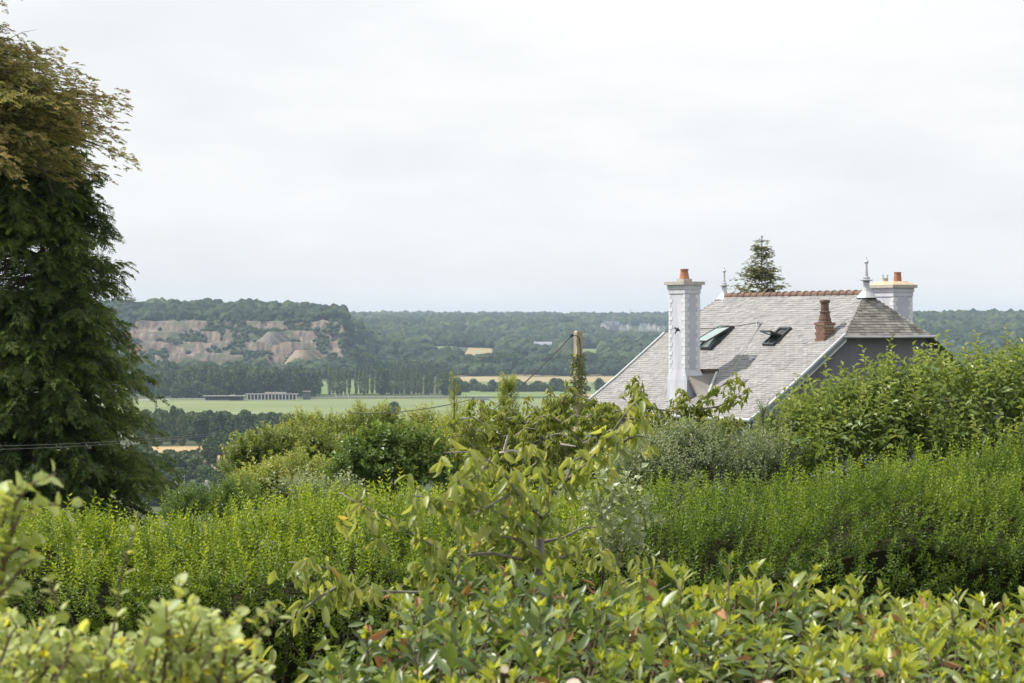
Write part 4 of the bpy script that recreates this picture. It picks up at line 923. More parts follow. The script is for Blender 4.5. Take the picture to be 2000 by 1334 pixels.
def limbs(mb, base, lobes, r0, k=14):
    """tapered trunk and limbs from the base into the lobes"""
    base = np.array(base); L = np.array([l[:3] for l in lobes]); c = L.mean(0); fork = base * .55 + c * .45; fork[:2] = base[:2] * .7 + c[:2] * .3
    mb.tube([base - [0, 0, .2], (base + fork) / 2 + rng.normal(size=3) * .04, fork], [r0, r0 * .8, r0 * .62], 8)
    for i in rng.permutation(len(L))[:k]:
        m = (fork + L[i]) / 2 + rng.normal(size=3) * .12 + np.array([0, 0, .1]); mb.tube([fork, m, L[i]], [r0 * .45, r0 * .26, r0 * .08], 5)
def gz(p): return float(ground(np.array([p[0]]), np.array([p[1]]))[0])
def leafy(name, label, cat, base_px, D, lobes, per, temps, scale, tint, mat, r0=.06, up=.5, shell=.55, gap=.42, bark='bark', nscale=2.2, extra=None, group=None):
    x = (base_px - 1000) / F * D; b = np.array([x, D, gz((x, D))]); t = thing(name, label, cat, b, group)
    tm = MB(); limbs(tm, b, lobes, r0); part('trunk', tm, M[bark], t, smooth=True)
    mb = MB(); lobes_fill(mb, lobes, per, temps, scale, tint, up, shell=shell, gap=gap, nscale=nscale)
    if extra: extra(mb)
    part('crown', mb, M[mat], t, kind='stuff'); return t

lo = leaf_lo(.55, .15, .2); lo2 = leaf_lo(.5, .2, .25); lon = leaf_lo(.32, .15, .15)
oakt = [sprig(14, .34, lo, .105, 1.15, False, .15, .004, .8, .15) for _ in range(5)]
oaks = [('oak_tree', 'yellow green oak standing tallest behind the hazel, seen against the racecourse turf', 650, 66, [(560, 850), (590, 820), (640, 806), (700, 805), (760, 806), (830, 812), (860, 830)], 930, 26),
        ('oak_tree', 'greener oak with loose crown beside the stubble field and bushy slope', 540, 60, [(455, 905), (480, 868), (520, 850), (570, 842), (620, 850), (670, 870)], 960, 24),
        ('oak_tree', 'low pale oak crown in front of the greener oak', 560, 52, [(470, 945), (520, 915), (580, 905), (640, 915), (680, 940)], 975, 16)]
for i, (nm, lb, bpx, D, sil, yb, n) in enumerate(oaks):
    lb_ = lobes_sil(sil, yb, D, 1.2, 30, n); lb_ = lb_ + [(*P(x + rng.uniform(-8, 8), y + 24, D + rng.uniform(-.6, .6)), 22 / F * D) for x, y in sil for _ in range(2)]
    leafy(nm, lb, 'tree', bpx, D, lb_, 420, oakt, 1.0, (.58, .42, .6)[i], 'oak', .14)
hz = [sprig(10, .30, leaf_lo(.8, .18, .2), .10, 1.2, False, .15, .004, .8, .12) for _ in range(4)]
sil = [(640, 925), (670, 885), (705, 868), (735, 846), (760, 852), (795, 840), (835, 858), (875, 885), (900, 915)]
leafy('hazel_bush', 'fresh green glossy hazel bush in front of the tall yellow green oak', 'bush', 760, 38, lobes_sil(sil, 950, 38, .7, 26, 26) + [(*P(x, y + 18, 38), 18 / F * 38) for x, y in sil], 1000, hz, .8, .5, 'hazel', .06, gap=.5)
ys = [sprig(14, .34, lo2, .075, 1.1, False, .1, .004, .7, .2) for _ in range(4)]
sil = [(790, 850), (820, 815), (860, 800), (900, 795), (935, 812), (960, 850)]
leafy('yellow_shrub', 'loose yellow green shrub to the left of the grey wooden post', 'shrub', 880, 50, lobes_sil(sil, 940, 50, .7, 22, 26) + [(*P(x, y + 14, 50), 14 / F * 50) for x, y in sil], 800, ys, .9, .55, 'yellowshrub', .05, gap=.5)
def spire(px, y0, y1, D, w, n, temps, tint, scale):
    def f(mb):
        t = rng.uniform(0, 1, n); py = y0 + (y1 - y0) * t; an = rng.uniform(0, 6.28, n); r = w * (.15 + .85 * t) * rng.uniform(.2, 1, n) / F * D; b = P(px, 0, D)
        T = np.stack([b[0] + np.cos(an) * r, D + np.sin(an) * r, EYE + (YH - py) / F * D], -1); d = np.stack([np.cos(an) * .5, np.sin(an) * .5, 1 + 0 * an], -1)
        scatter(mb, temps, T, d, scale, tint + rng.uniform(-.15, .2, n))
        mb.tube([P(px, y1 + 40, D), P(px, (y0 + y1) / 2, D), P(px, y0, D)], [.02, .012, .004], 4, 0)
    return f
leafy('sapling', 'thin pale sapling spike rising above the yellow green shrub', 'sapling', 887, 47, [(*P(887, 830, 47), .16), (*P(885, 860, 47), .2)], 600, ys, .8, .6, 'yellowshrub', .02, extra=spire(887, 738, 850, 47, 13, 60, ys, .55, .5))
leafy('upright_shrub', 'upright leafy yellow green shrub beside the grey wooden post', 'shrub', 992, 36, [(*P(990, 880, 36), .2), (*P(1000, 915, 36), .24), (*P(978, 905, 36), .2)], 900, ys, .8, .6, 'yellowshrub', .03, extra=spire(991, 752, 900, 36, 34, 230, ys, .55, .62))
gl = [sprig(12, .26, leaf_lo(.38, .15, .1), .055, 1.0, False, 0, .003, .7, .2) for _ in range(4)]
sil = [(1215, 905), (1260, 870), (1310, 850), (1370, 838), (1430, 850), (1490, 870), (1530, 880)]
leafy('grey_shrub', 'silvery grey green shrub below the white chimney, behind the hedge', 'shrub', 1370, 26, lobes_sil(sil, 950, 26, .9, 26, 46) + [(*P(x, y + 18, 26), 17 / F * 26) for x, y in sil], 2400, gl, .9, .55, 'greyleaf', .04)
leafy('spiky_shrub', 'grey green shrub with upright spikes before the lilac house wall', 'shrub', 1500, 26.5, [(*P(1495, 890, 26.5), .14), (*P(1530, 880, 26.5), .16)], 1600, gl, .9, .5, 'greyleaf', .03, extra=lambda mb: (spire(1490, 795, 900, 26.5, 15, 90, gl, .5, .55)(mb), spire(1512, 812, 900, 26.5, 15, 90, gl, .5, .55)(mb), spire(1545, 830, 900, 26.5, 16, 80, gl, .45, .55)(mb)))
sil = [(335, 995), (365, 965), (400, 952), (440, 945), (480, 950), (520, 970)]
leafy('broom_bush', 'fresh green bush between the conifer and the low oak, hiding the white gabled house', 'bush', 420, 30, lobes_sil(sil, 1015, 30, .7, 20, 26), 1500, ys, .62, .5, 'hazel', .03)
pl = [sprig(12, .26, leaf_lo(.6, .2, .2), .06, 1.1, False, .05, .003, .8, .2) for _ in range(3)]
sil = [(540, 955), (590, 940), (640, 945), (690, 955)]
leafy('pale_bush', 'glinting pale leaved bush behind the privet hedge, under the oaks', 'bush', 610, 29, lobes_sil(sil, 990, 29, .5, 18, 18), 1500, pl, .85, .6, 'greyleaf', .03)
bl = [sprig(7, .22, leaf_lo(.8, .15, .2), .085, 1.2, False, .1, .004, .8, .1) for _ in range(3)]
leafy('bramble_bush', 'broad leaved pale green bramble spilling over the hedge joint behind the cherry', 'bush', 1185, 18.9, [(*P(1190 + dx, 1005 + dy, 18.9 + .002 * dy), .05) for dx, dy in ((-35, -25), (0, -45), (40, -35), (-12, 5), (38, 20), (-28, 45), (62, -5), (12, 70), (52, 55), (25, -5), (-5, 35))], 4600, bl, .8, .85, 'greyleaf', .008)

# --- apple tree -----------------------------------------------------
ap = leaf_hi(.5, .3, .2); apt = [sprig(10, .34, leaf_lo(.46, .22, .38), .098, 1.2, False, .0, .004, .75, .28) for _ in range(5)]
sil = [(a, c + 44 + max(0, min(14, (1800 - a) / 8))) for a, c in ((1520, 800), (1545, 760), (1580, 742), (1620, 720), (1660, 705), (1710, 700), (1760, 690), (1800, 688), (1850, 675), (1900, 680), (1950, 672), (2000, 668), (2080, 680), (2160, 720))]
lob = lobes_sil(sil, 905, 27, 1.5, 30, 120) + [(*P(x + rng.uniform(-10, 10), y + 22, 27 + rng.uniform(-.8, .8)), 22 / F * 27) for x, y in sil for _ in range(2)]
tips = []
def apple_tips(mb):
    xs = np.array([s[0] for s in sil]); yv = np.array([s[1] for s in sil]); n = 130
    px = rng.uniform(1530, 2150, n); py = np.interp(px, xs, yv) + rng.uniform(-20, 40, n); 
    px = np.concatenate([px, [1560, 1612, 1690, 1722, 1788, 1848, 1920, 1965, 1540, 1905]]); py = np.concatenate([py, [745, 726, 700, 676, 690, 664, 672, 660, 770, 665]])
    n = len(px); Dd = 26.6 + rng.uniform(-1.0, .9, n); T = np.stack([(px - 1000) / F * Dd, Dd, EYE + (YH - py - 34) / F * Dd], -1)
    scatter(mb, apt, T, np.stack([rng.normal(size=n) * .18, rng.normal(size=n) * .18, 1 + 0 * px], -1), rng.uniform(.75, 1.0, n), .75 + rng.uniform(-.1, .15, n))
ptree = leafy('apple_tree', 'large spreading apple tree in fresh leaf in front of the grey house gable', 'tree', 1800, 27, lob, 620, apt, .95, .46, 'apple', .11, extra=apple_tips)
lm = [MB().add(*ap, t).mesh('leaf', M['apple']) for t in (.25, .4, .55, .7)]
boff = np.array(ptree.location)
for i in range(200):
    px = rng.uniform(1540, 1998); yt = np.interp(px, [s[0] for s in sil], [s[1] for s in sil]); D = 25.3 + rng.uniform(-.15, .3); py = rng.uniform(min(yt + 40, 855), 868)
    if rng.uniform() < .35: D = 26.4; py = yt + rng.uniform(-22, 10)
    o = link('leaf', lm[i % 4], ptree, P(px, py, D) - boff); s = rng.uniform(.085, .11); o.scale = (s, s, s); o.rotation_euler = (rng.uniform(-.4, .7), rng.uniform(-.6, .6), rng.uniform(0, 6.28))

# --- branches with hanging cherry leaves ----------------------------
def poly(pts, D, dj=.0):
    o = []
    for i, (x, y, *d) in enumerate(pts): o.append(P(x, y, D + (d[0] if d else 0) + (rng.normal() * dj if i else 0)))
    return np.array(o)
def resample(pts, step):
    seg = np.linalg.norm(np.diff(pts, axis=0), axis=1); s = np.concatenate([[0], np.cumsum(seg)]); t = np.arange(0, s[-1], step)
    return np.stack([np.interp(t, s, pts[:, k]) for k in range(3)], -1), t / max(s[-1], 1e-6)
def cherry_leaves(paths, step, per, size, skip=.0, spread=.38):
    """transforms of leaves hanging in bunches along the branches"""
    Ts, ds, ss, tn = [], [], [], []
    for pts in paths:
        q, t = resample(pts, step)
        for p, tt in zip(q, t):
            if tt < skip: continue
            k = rng.poisson(per); shoot_o = rng.normal(size=3) * size * spread
            for _ in range(k):
                h = rng.normal(size=3); h[2] = 0; h = nrm(h) * rng.uniform(.15, 1.0); d = nrm(np.array([h[0], h[1], -.9 + rng.uniform(-.1, .55)]))
                Ts.append(p + shoot_o + rng.normal(size=3) * size * .15); ds.append(d); ss.append(size * rng.uniform(.65, 1.15)); tn.append(np.clip(.45 + .25 * tt + rng.normal() * .16 + (.5 if rng.uniform() < .006 else 0), 0, 1))
    return np.array(Ts), np.array(ds), np.array(ss), np.array(tn)
def young_cherry():
    D = 11.3; b = P(1056, 0, D); b[2] = gz(b)
    t = thing('young_cherry_tree', 'young cherry tree with drooping leaves in front of the privet hedge', 'tree', b)
    B = lambda *p: poly(p, D, .06)
    trunk = np.array([b - [0, 0, .1], P(1052, 1300, D), P(1056, 1180, D), P(1054, 1080, D), P(1052, 1045, D), P(1057, 1012, D)])
    tb = MB().tube(trunk, [.045, .035, .03, .026, .023, .02], 10); part('trunk', tb, M['barkgrey'], t, smooth=True)
    br = [B((1057, 1012), (1072, 1000, -.02), (1070, 960), (1062, 920, -.1), (1045, 888, -.2), (1040, 868, -.3)),
          B((1057, 1012), (1030, 985, -.1), (1005, 955, -.15), (985, 925, -.2), (955, 900, -.3), (920, 882, -.35), (868, 884, -.4)),
          B((1053, 1048), (1010, 1025, -.2), (975, 1002, -.3), (925, 985, -.4), (870, 978, -.5), (800, 966, -.55)),
          B((1053, 1100), (960, 1080, -.2), (880, 1088, -.3), (815, 1048, -.4), (755, 1012, -.45), (705, 985, -.5), (662, 962, -.5)),
          B((1054, 1200), (930, 1160, -.1), (780, 1156, -.2), (705, 1154, -.2), (660, 1118, -.3), (610, 1100, -.3), (565, 1098, -.3)),
          B((690, 1150), (655, 1148, -.25), (625, 1165, -.35), (585, 1195, -.4), (550, 1225, -.45)),
          B((780, 1156), (800, 1130, -.1), (835, 1112, -.2), (870, 1100, -.3)),
          B((1070, 970), (1105, 940, .05), (1140, 910, 0), (1175, 875, 0), (1200, 838, -.05), (1228, 800, -.1), (1242, 784, -.1)),
          B((1175, 875), (1215, 862, -.1), (1245, 850, -.1), (1268, 856, -.1)),
          B((1105, 940), (1120, 900, .1), (1150, 885, .1), (1165, 868, .1)),
          B((1054, 1060), (1100, 1050, .2), (1140, 1030, .25), (1165, 1030, .3)),
          B((1056, 1100), (1110, 1085, .2), (1160, 1072, .3), (1195, 1076, .3)),
          B((1056, 1230), (1150, 1190, -.1), (1215, 1140, -.2), (1260, 1112, -.3), (1290, 1106, -.3)),
          B((1150, 1190), (1220, 1180, -.2), (1270, 1162, -.3), (1310, 1140, -.35)),
          B((985, 925), (1000, 960, -.3), (960, 985, -.4), (910, 1010, -.4)),
          B((1053, 1075), (1000, 1050, -.25), (940, 1045, -.3), (890, 1055, -.3)),
          B((955, 900), (930, 930, -.45), (900, 950, -.5))]
    for p in br: part('branch', MB().tube(p, np.linspace(.009, .0025, len(p)), 6), M['barkgrey'], t, smooth=True)
    T, d, s, tn = cherry_leaves(br, .028, 3.3, .085, .06, .55)
    lf = [leaf_hi(.36, .2, .3, .01), leaf_hi(.40, .35, .22, .012), leaf_hi(.34, .1, .4, .006)]
    nn = np.stack([rng.normal(size=len(T)), -1 + rng.normal(size=len(T)) * .7, .4 + 0 * s], -1); Mx = frames(d, nn)
    vis = np.argsort(T[:, 1] + rng.normal(size=len(T)) * .08)[:300]; rest = np.setdiff1d(np.arange(len(T)), vis)
    fo = MB()
    for k in range(3): i = rest[k::3]; fo.tile(lf[k][0], lf[k][1], Mx[i] * s[i][:, None, None], T[i], tn[i])
    part('foliage', fo, M['cherry'], t, kind='stuff', smooth=True)
    leaf_objects(t, vis, T, Mx, s, tn, lf, M['cherry'], b)
def leaf_objects(t, vis, T, Mx, s, tn, lf, mat, base):
    from mathutils import Matrix
    ms = [[MB().add(*l, v).mesh('leaf', mat, smooth=True) for v in (.1, .3, .45, .6, .8)] for l in lf]
    for j, i in enumerate(vis):
        k = int(np.clip(np.searchsorted([.2, .38, .52, .7], tn[i] - .1), 0, 4)); o = link('leaf', ms[j % len(lf)][k], t)
        m = np.eye(4); m[:3, :3] = Mx[i] * s[i]; m[:3, 3] = T[i] - base; o.matrix_local = Matrix(m.tolist())
young_cherry()

def far_cherry():
    D = 31.0; b = P(1115, 0, D); b[2] = gz(b)
    t = thing('cherry_tree', 'larger cherry tree behind the hedge with branches reaching across the slate roof', 'tree', b)
    B = lambda *p: poly(p, D, .12)
    main = [B((1115, 1000), (1112, 930), (1100, 870), (1080, 820), (1098, 785), (1110, 745)), B((1098, 785), (1125, 770), (1160, 785), (1190, 800)),
            B((1115, 930), (1170, 870), (1215, 830), (1250, 790), (1255, 742)), B((1250, 790), (1285, 800), (1322, 805), (1330, 775), (1340, 765)), B((1250, 790), (1232, 770), (1236, 742)),
            B((1322, 805), (1360, 800), (1395, 765), (1420, 745), (1448, 735)), B((1322, 805), (1400, 795), (1430, 780), (1456, 768)), B((1200, 860), (1300, 835), (1370, 838), (1400, 830), (1440, 828)), B((1370, 838), (1400, 850), (1428, 842)),
            B((1100, 870), (1040, 850), (985, 815), (950, 795), (915, 780)), B((1085, 830), (1050, 800), (1025, 782)), B((1040, 850), (1060, 800), (1070, 782)), B((1080, 820), (1090, 790), (1075, 770), (1060, 778)),
            B((1112, 930), (1050, 900), (985, 880), (930, 880)), B((1050, 900), (1000, 860), (960, 840)), B((1170, 870), (1180, 830), (1170, 800), (1150, 780)), B((1215, 830), (1190, 800), (1180, 785))]
    sub = []
    for i in range(230):
        px = rng.uniform(900, 1400); py = rng.uniform(800, 945) if px < 1260 else rng.uniform(822, 880); dx = rng.choice([-1, 1]) * rng.uniform(25, 60); dd = rng.uniform(-.9, .9)
        sub.append(poly([(px, py + 10, dd), (px + dx * .5, py - 8, dd), (px + dx, py - 4, dd)], D))
    bm = MB()
    for i, p in enumerate(main): part('branch', MB().tube(p, np.linspace(.06 if i == 0 else .018, .005, len(p)), 6), M['barkgrey'], t)
    for p in sub: bm.tube(p, np.linspace(.014, .005, len(p)), 4)
    part('twigs', bm, M['barkgrey'], t, kind='stuff')
    for p in ([(975, 885), (1000, 880), (1030, 888)], [(985, 880), (990, 860), (992, 850)], [(1095, 868), (1110, 870), (1125, 872)]): part('dead_branch', MB().tube(poly(p, 29.4), [.02, .016, .008], 5), M['bleach'], t)
    T, d, s, tn = cherry_leaves(main + sub, .036, 6.0, .108, .04)
    nn = np.stack([rng.normal(size=len(T)), -1 + rng.normal(size=len(T)) * .7, .4 + 0 * s], -1); Mx = frames(d, nn); lf = leaf_lo(.38, .3, .2)
    part('foliage', MB().tile(lf[0], lf[1], Mx * s[:, None, None], T, tn), M['cherry2'], t, kind='stuff')
far_cherry()

# --- conifers -------------------------------------------------------
def frond(n, length, w, droop, leafw=.05, up=0):
    """flat spray along +Y: side shoots of narrow scales"""
    tv, tf = [], []; k = 0
    for i in range(n):
        t = (i + .5) / n; L = w * (1 - t) ** .7 * (.6 + .8 * rng.uniform()) + .02
        for sg in (-1, 1):
            b0 = np.array([0, t * length, -droop * t * t * length]); tip = b0 + np.array([sg * L, L * .75, -droop * L * .9 + up * L + rng.normal() * .015]); sd2 = np.array([0, leafw, rng.normal() * .015])
            mid = (b0 + tip) / 2 + np.array([0, 0, .01])
            tv += [b0 - sd2 * .3, mid + sd2, tip, mid - sd2 * .8]; tf += [(k, k + 1, k + 2), (k, k + 2, k + 3)]; k += 4
    tv += [[-leafw * .35, length * .6, -droop * .36 * length], [leafw * .35, length * .6, -droop * .36 * length], [0, length * 1.12, -droop * 1.2 * length]]; tf.append((k, k + 1, k + 2))
    tv = np.array(tv); tf = np.array(tf); return tv, tf, np.concatenate([np.repeat(np.repeat(np.linspace(-.12, .18, n), 2), 2), [.2]]) + rng.uniform(-.08, .08, len(tf))
def conifer(name, label, px, D, ztop, zbot, rad_r, rad_l, mat, levels, per, temps, droop, tint, trunk_r, spacing=.16, fs=1.0, tilt=.1, bare=0.0, gapn=.0, gaps=(), fuzz=.05, boughs=()):
    """rad_r/rad_l(z): reach to the right and to the left in metres; z relative to the eye"""
    x = (px - 1000) / F * D; b = np.array([x, D, gz((x, D))]); t = thing(name, label, 'conifer', b)
    zt = EYE + ztop; tr = MB().tube([b - [0, 0, .2], b * [1, 1, 0] + [0, 0, (b[2] + zt) / 2], [x, D, zt]], [trunk_r, trunk_r * .7, .02], 10)
    part('trunk', tr, M['bark'], t, smooth=True)
    bm, fm, tw = MB(), MB(), MB(); T, dd, sc_, tn = [], [], [], []
    for z, only in [(zz, None) for zz in np.sort(zbot + (ztop - zbot) * rng.uniform(0, 1, levels))] + list(boughs):
        az0 = rng.uniform(0, 6.28)
        for k in range(per if only is None else 1):
            az = az0 + k * 6.283 / per + rng.uniform(-.35, .35) if only is None else only; cx, sy = math.cos(az), math.sin(az)
            reach = (rad_r(z) if cx > 0 else rad_l(z)); L = reach / max(math.sqrt(cx * cx + .55 * sy * sy), .5) * (.62 + .38 * abs(cx)) * (rng.choice([.55, .75, .88, 1.0, 1.1]) if only is None else 1.04)
            if sy > .5: L *= .85
            o = np.array([x, D, EYE + z]); h = np.array([cx, sy, 0]); rise = tilt + rng.normal() * .12
            ts = np.linspace(0, 1, 6)[:, None]; pts = o + h * L * ts + np.array([0, 0, 1]) * L * (rise * ts - droop * ts ** 2 + .12 * droop * ts ** 4)
            bm.tube(pts + rng.normal(size=pts.shape) * .03 * ts, np.linspace(.022, .002, 6) * (.5 + L / 4), 4)
            if rng.uniform() < bare: 
                for _ in range(5):
                    p = pts[rng.integers(1, 5)]; d = nrm(h * .4 + rng.normal(size=3) * .5 + [0, 0, -.35]); tw.tube([p, p + d * .25 + [0, 0, .04], p + d * .55], [.008, .006, .002], 3)
                continue
            q, tt = resample(pts, spacing * rng.uniform(.85, 1.2))
            for p, u in zip(q, tt):
                if u < .22: continue
                for sg in (-1, 1):
                    side = np.array([-sy, cx, 0]) * sg; T.append(p + rng.normal(size=3) * fuzz); dd.append(h * .75 + side * rng.uniform(.2, 1.0) + np.array([0, 0, -.25 * droop * 2 + rng.normal() * .22])); sc_.append(fs * (1.1 - .4 * u) * rng.uniform(.75, 1.25)); tn.append(tint + .22 * (u - .5) + rng.normal() * .1)
    T = np.array(T); dd = np.array(dd); sc_ = np.array(sc_); tn = np.array(tn)
    keep = vnoise(T * 1.1 + 3) > gapn
    for gx0, gx1, gy0, gy1, pr in gaps:
        ppx = 1000 + F * T[:, 0] / T[:, 1]; ppy = YH - F * (T[:, 2] - EYE) / T[:, 1]; keep &= ~((ppx > gx0) & (ppx < gx1) & (ppy > gy0) & (ppy < gy1) & (rng.uniform(size=len(T)) < pr))
    T, dd, sc_, tn = T[keep], dd[keep], sc_[keep], tn[keep]
    tn = tn + (vnoise(T * .8) - .5) * .5
    pick = rng.integers(0, len(temps), len(T)); n = len(T); Mx = frames(dd, np.array([0, 0, 1.]) + rng.normal(size=(n, 3)) * .35) * sc_[:, None, None]
    for k, (tv, tf, t3) in enumerate(temps): i = np.where(pick == k)[0]; fm.tile(tv, tf, Mx[i], T[i], tn[i], tt=t3)
    part('branches', bm, M['bark'], t, kind='stuff'); part('foliage', fm, M[mat], t, kind='stuff')
    if tw.n: part('bare_twigs', tw, M['barkgrey'], t, kind='stuff')
    return t, len(T)
D = 46.0; s = D / F
zpx = lambda y: (YH - y) * s
sil_y = [60, 95, 130, 180, 205, 240, 262, 300, 350, 400, 440, 470, 500, 540, 590, 620, 650, 700, 760, 800, 850, 900, 935, 975, 1010]
sil_x = [40, 60, 100, 130, 150, 160, 165, 175, 188, 200, 212, 248, 236, 244, 232, 245, 270, 282, 284, 280, 298, 318, 348, 352, 330]
silf = lambda z: np.interp(YH - z / s, sil_y, sil_x)
cyp = [frond(9, .34, .13, .55, .022) for _ in range(5)]
conifer('cypress_tree', 'dense dark green cypress with drooping fronds behind the left hedge', 83, D, zpx(215), zpx(1030), lambda z: max((silf(z) - 83) * s, .3), lambda z: 1.9, 'cypress', 100, 10, cyp, .42, .46, .10, .16, 1.05, .22, gapn=.12, gaps=((-200, 78, 478, 565, .9), (90, 185, 505, 560, .5), (60, 110, 268, 300, .8), (110, 170, 640, 660, .6)))
fir = [frond(8, .26, .08, .15, .016, .15) for _ in range(5)]
conifer('fir_tree', 'tall open conifer with browning upper branches towering over the cypress', -75, 44.0, zpx(-330) * .956, zpx(330) * .956, lambda z: np.clip((np.interp(YH - z / (44 / F), [-330, -60, -30, -10, 15, 60, 80, 105, 150, 200, 240, 265, 330], [-70, -65, 25, 40, -60, -60, 20, 85, 150, 210, 245, 190, 180]) + 75) * 44 / F, .3, 5), lambda z: 1.4, 'fir', 74, 9, fir, .42, .52, .16, .075, .85, .34, bare=.14, gapn=.16, fuzz=.075, boughs=[((YH - y) * 44 / F, az) for y, az in ((92, -.3), (100, .2), (112, -.1), (125, .35), (140, 0), (150, -.4), (160, .25), (170, -.15), (182, .1), (190, -.3), (200, .3), (208, 0), (215, -.2), (222, .15), (230, .05), (238, -.1), (246, .2), (255, 0), (270, -.3), (285, .2))])
spt = [frond(7, .22, .07, .1, .016, .1) for _ in range(4)]
c = P(1488, 0, 92); Dsp = 92; ssp = Dsp / F
conifer('spruce_tree', 'young spruce tip rising behind the red ridge tiles', 1488, Dsp, (YH - 462) * ssp, (YH - 640) * ssp, lambda z: np.interp(YH - z / ssp, [460, 480, 510, 540, 570, 640], [2, 10, 25, 40, 54, 80]) * ssp, lambda z: np.interp(YH - z / ssp, [460, 480, 510, 540, 570, 640], [2, 12, 26, 38, 58, 80]) * ssp, 'spruce', 34, 6, spt, .1, .5, .05, .13, .95, .35)

# --- foreground laurel hedge ---------------------------------------
def laurel():
    x0, x1, y0, y1 = -.60, 2.2, 6.3, 9.2; zt = EYE - 1.04
    def back(px): return np.interp(px, [590, 740, 900, 1300], [7.2, 8.3, 9.1, 9.2])
    base = np.array([.8, 7.8, gz((.8, 7.8))])
    t = thing('laurel_hedge', 'clipped bay laurel hedge in the foreground with cut stems on top', 'hedge', base)
    T, d, n_, s, tn = [], [], [], [], []; buds = []; stems = MB()
    def shoot(p, h, k, size, tint):
        ax_ = nrm(np.array([rng.normal() * .38, rng.normal() * .38, 1])); stems.tube([p - ax_ * .12, p + ax_ * h * .5, p + ax_ * h], [.0045, .0035, .002], 4)
        for j in range(k):
            u = (j + .4) / k; an = j * 2.4 + rng.uniform(-.4, .4); tl = 1.05 - .55 * u + rng.uniform(-.2, .2); o = np.array([math.cos(an), math.sin(an), 0])
            T.append(p + ax_ * h * u); d.append(o * math.sin(tl) + ax_ * math.cos(tl)); n_.append(ax_ * math.sin(tl) - o * math.cos(tl) + rng.normal(size=3) * .4); s.append(size * rng.uniform(.55, 1.25) * (1 - .25 * u)); tn.append(tint + .25 * (u - .5) + rng.normal() * .1)
        if rng.uniform() < .8:
            for j in range(5): buds.append((p + ax_ * (h + .002), ax_ + rng.normal(size=3) * .45, rng.uniform(.02, .042)))
    def edge_ok(px, x, y): return x > x0 + (rng.normal() * .06) + .0 * y
    def topz(x, y):
        x = np.asarray(x, float); y = np.asarray(y, float); return zt + (vnoise(np.stack([x * 3, y * 3, 0 * x], -1)) - .5) * .12 + .07 * np.exp(-((x - .0) / .35) ** 2) * np.clip((y - 7) / 2, 0, 1)
    for i in range(560):
        x, y = rng.uniform(x0, x1), rng.uniform(y0, y1)
        if y > back(1000 + F * x / y): continue
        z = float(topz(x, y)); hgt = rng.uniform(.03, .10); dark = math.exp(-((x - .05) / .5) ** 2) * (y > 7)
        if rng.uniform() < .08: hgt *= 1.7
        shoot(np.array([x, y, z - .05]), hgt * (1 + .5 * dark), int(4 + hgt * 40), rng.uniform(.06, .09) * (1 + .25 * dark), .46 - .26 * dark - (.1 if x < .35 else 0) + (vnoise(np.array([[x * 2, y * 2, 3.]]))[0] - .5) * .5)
    for px, py, hh in ((1420, 1085, .26), (1500, 1080, .24), (1690, 1135, .2), (1880, 1150, .2), (800, 1180, .2), (960, 1110, .22), (1120, 1100, .2), (1850, 1190, .2)):
        p = P(px, py, 8.8); shoot(p - [0, 0, hh], hh, 11, .08, .45)
    for i in range(3600):
        x, y = rng.uniform(x0, x1), rng.uniform(y0, y1)
        if y > back(1000 + F * x / y): continue
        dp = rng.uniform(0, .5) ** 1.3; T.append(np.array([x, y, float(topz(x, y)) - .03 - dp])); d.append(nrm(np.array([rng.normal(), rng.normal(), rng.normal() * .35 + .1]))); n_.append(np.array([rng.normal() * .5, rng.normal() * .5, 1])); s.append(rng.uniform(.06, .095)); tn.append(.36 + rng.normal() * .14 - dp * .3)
    for i in range(1500):   # front and left flanks
        if i % 3: x, y = rng.uniform(x0, x1), y0 + rng.uniform(-.05, .1)
        else: x, y = x0 + rng.uniform(-.08, .1), rng.uniform(y0, y1)
        T.append(np.array([x, y, zt - rng.uniform(0, 1.3)])); d.append(nrm(np.array([rng.normal() - .3, rng.normal() - .5, rng.normal() * .5]))); n_.append(np.array([rng.normal() - .5, -1 + rng.normal() * .5, .8])); s.append(rng.uniform(.05, .08)); tn.append(.35 + rng.normal() * .14)
    T = np.array(T); d = np.array(d); n_ = np.array(n_); s = np.array(s); tn = np.clip(np.array(tn), 0, 1); Mx = frames(d, n_)
    lf = [leaf_hi(.36, .12, .16, .008), leaf_hi(.40, .22, .12, .012), leaf_hi(.33, .05, .22, .005)]
    zz = topz(T[:, 0], T[:, 1]); px = 1000 + F * T[:, 0] / T[:, 1]; py = YH - F * (T[:, 2] - EYE) / T[:, 1]
    score = T[:, 1] - 6 * (T[:, 2] - zz) + 20 * ((px < 560) | (px > 2000) | (py > 1334)) + rng.normal(size=len(T)) * .5
    vis = np.argsort(score)[:300]; rest = np.setdiff1d(np.arange(len(T)), vis); fo = MB()
    for k in range(3): i = rest[k::3]; fo.tile(lf[k][0], lf[k][1], Mx[i] * s[i][:, None, None], T[i], tn[i])
    part('foliage', fo, M['laurel'], t, kind='stuff', smooth=True); leaf_objects(t, vis, T, Mx, s, tn, lf, M['laurel'], base)
    bd = MB(); bT = np.array([b[0] for b in buds]); bl_ = leaf_lo(.5, .25, -.1); bd.tile(bl_[0], bl_[1], rot_to(np.array([b[1] for b in buds]), None) * np.array([b[2] for b in buds])[:, None, None], bT, rng.uniform(0, 1, len(buds))); part('buds', bd, M['bud'], t, kind='stuff')
    part('stems', stems, M['twig'], t, kind='stuff')
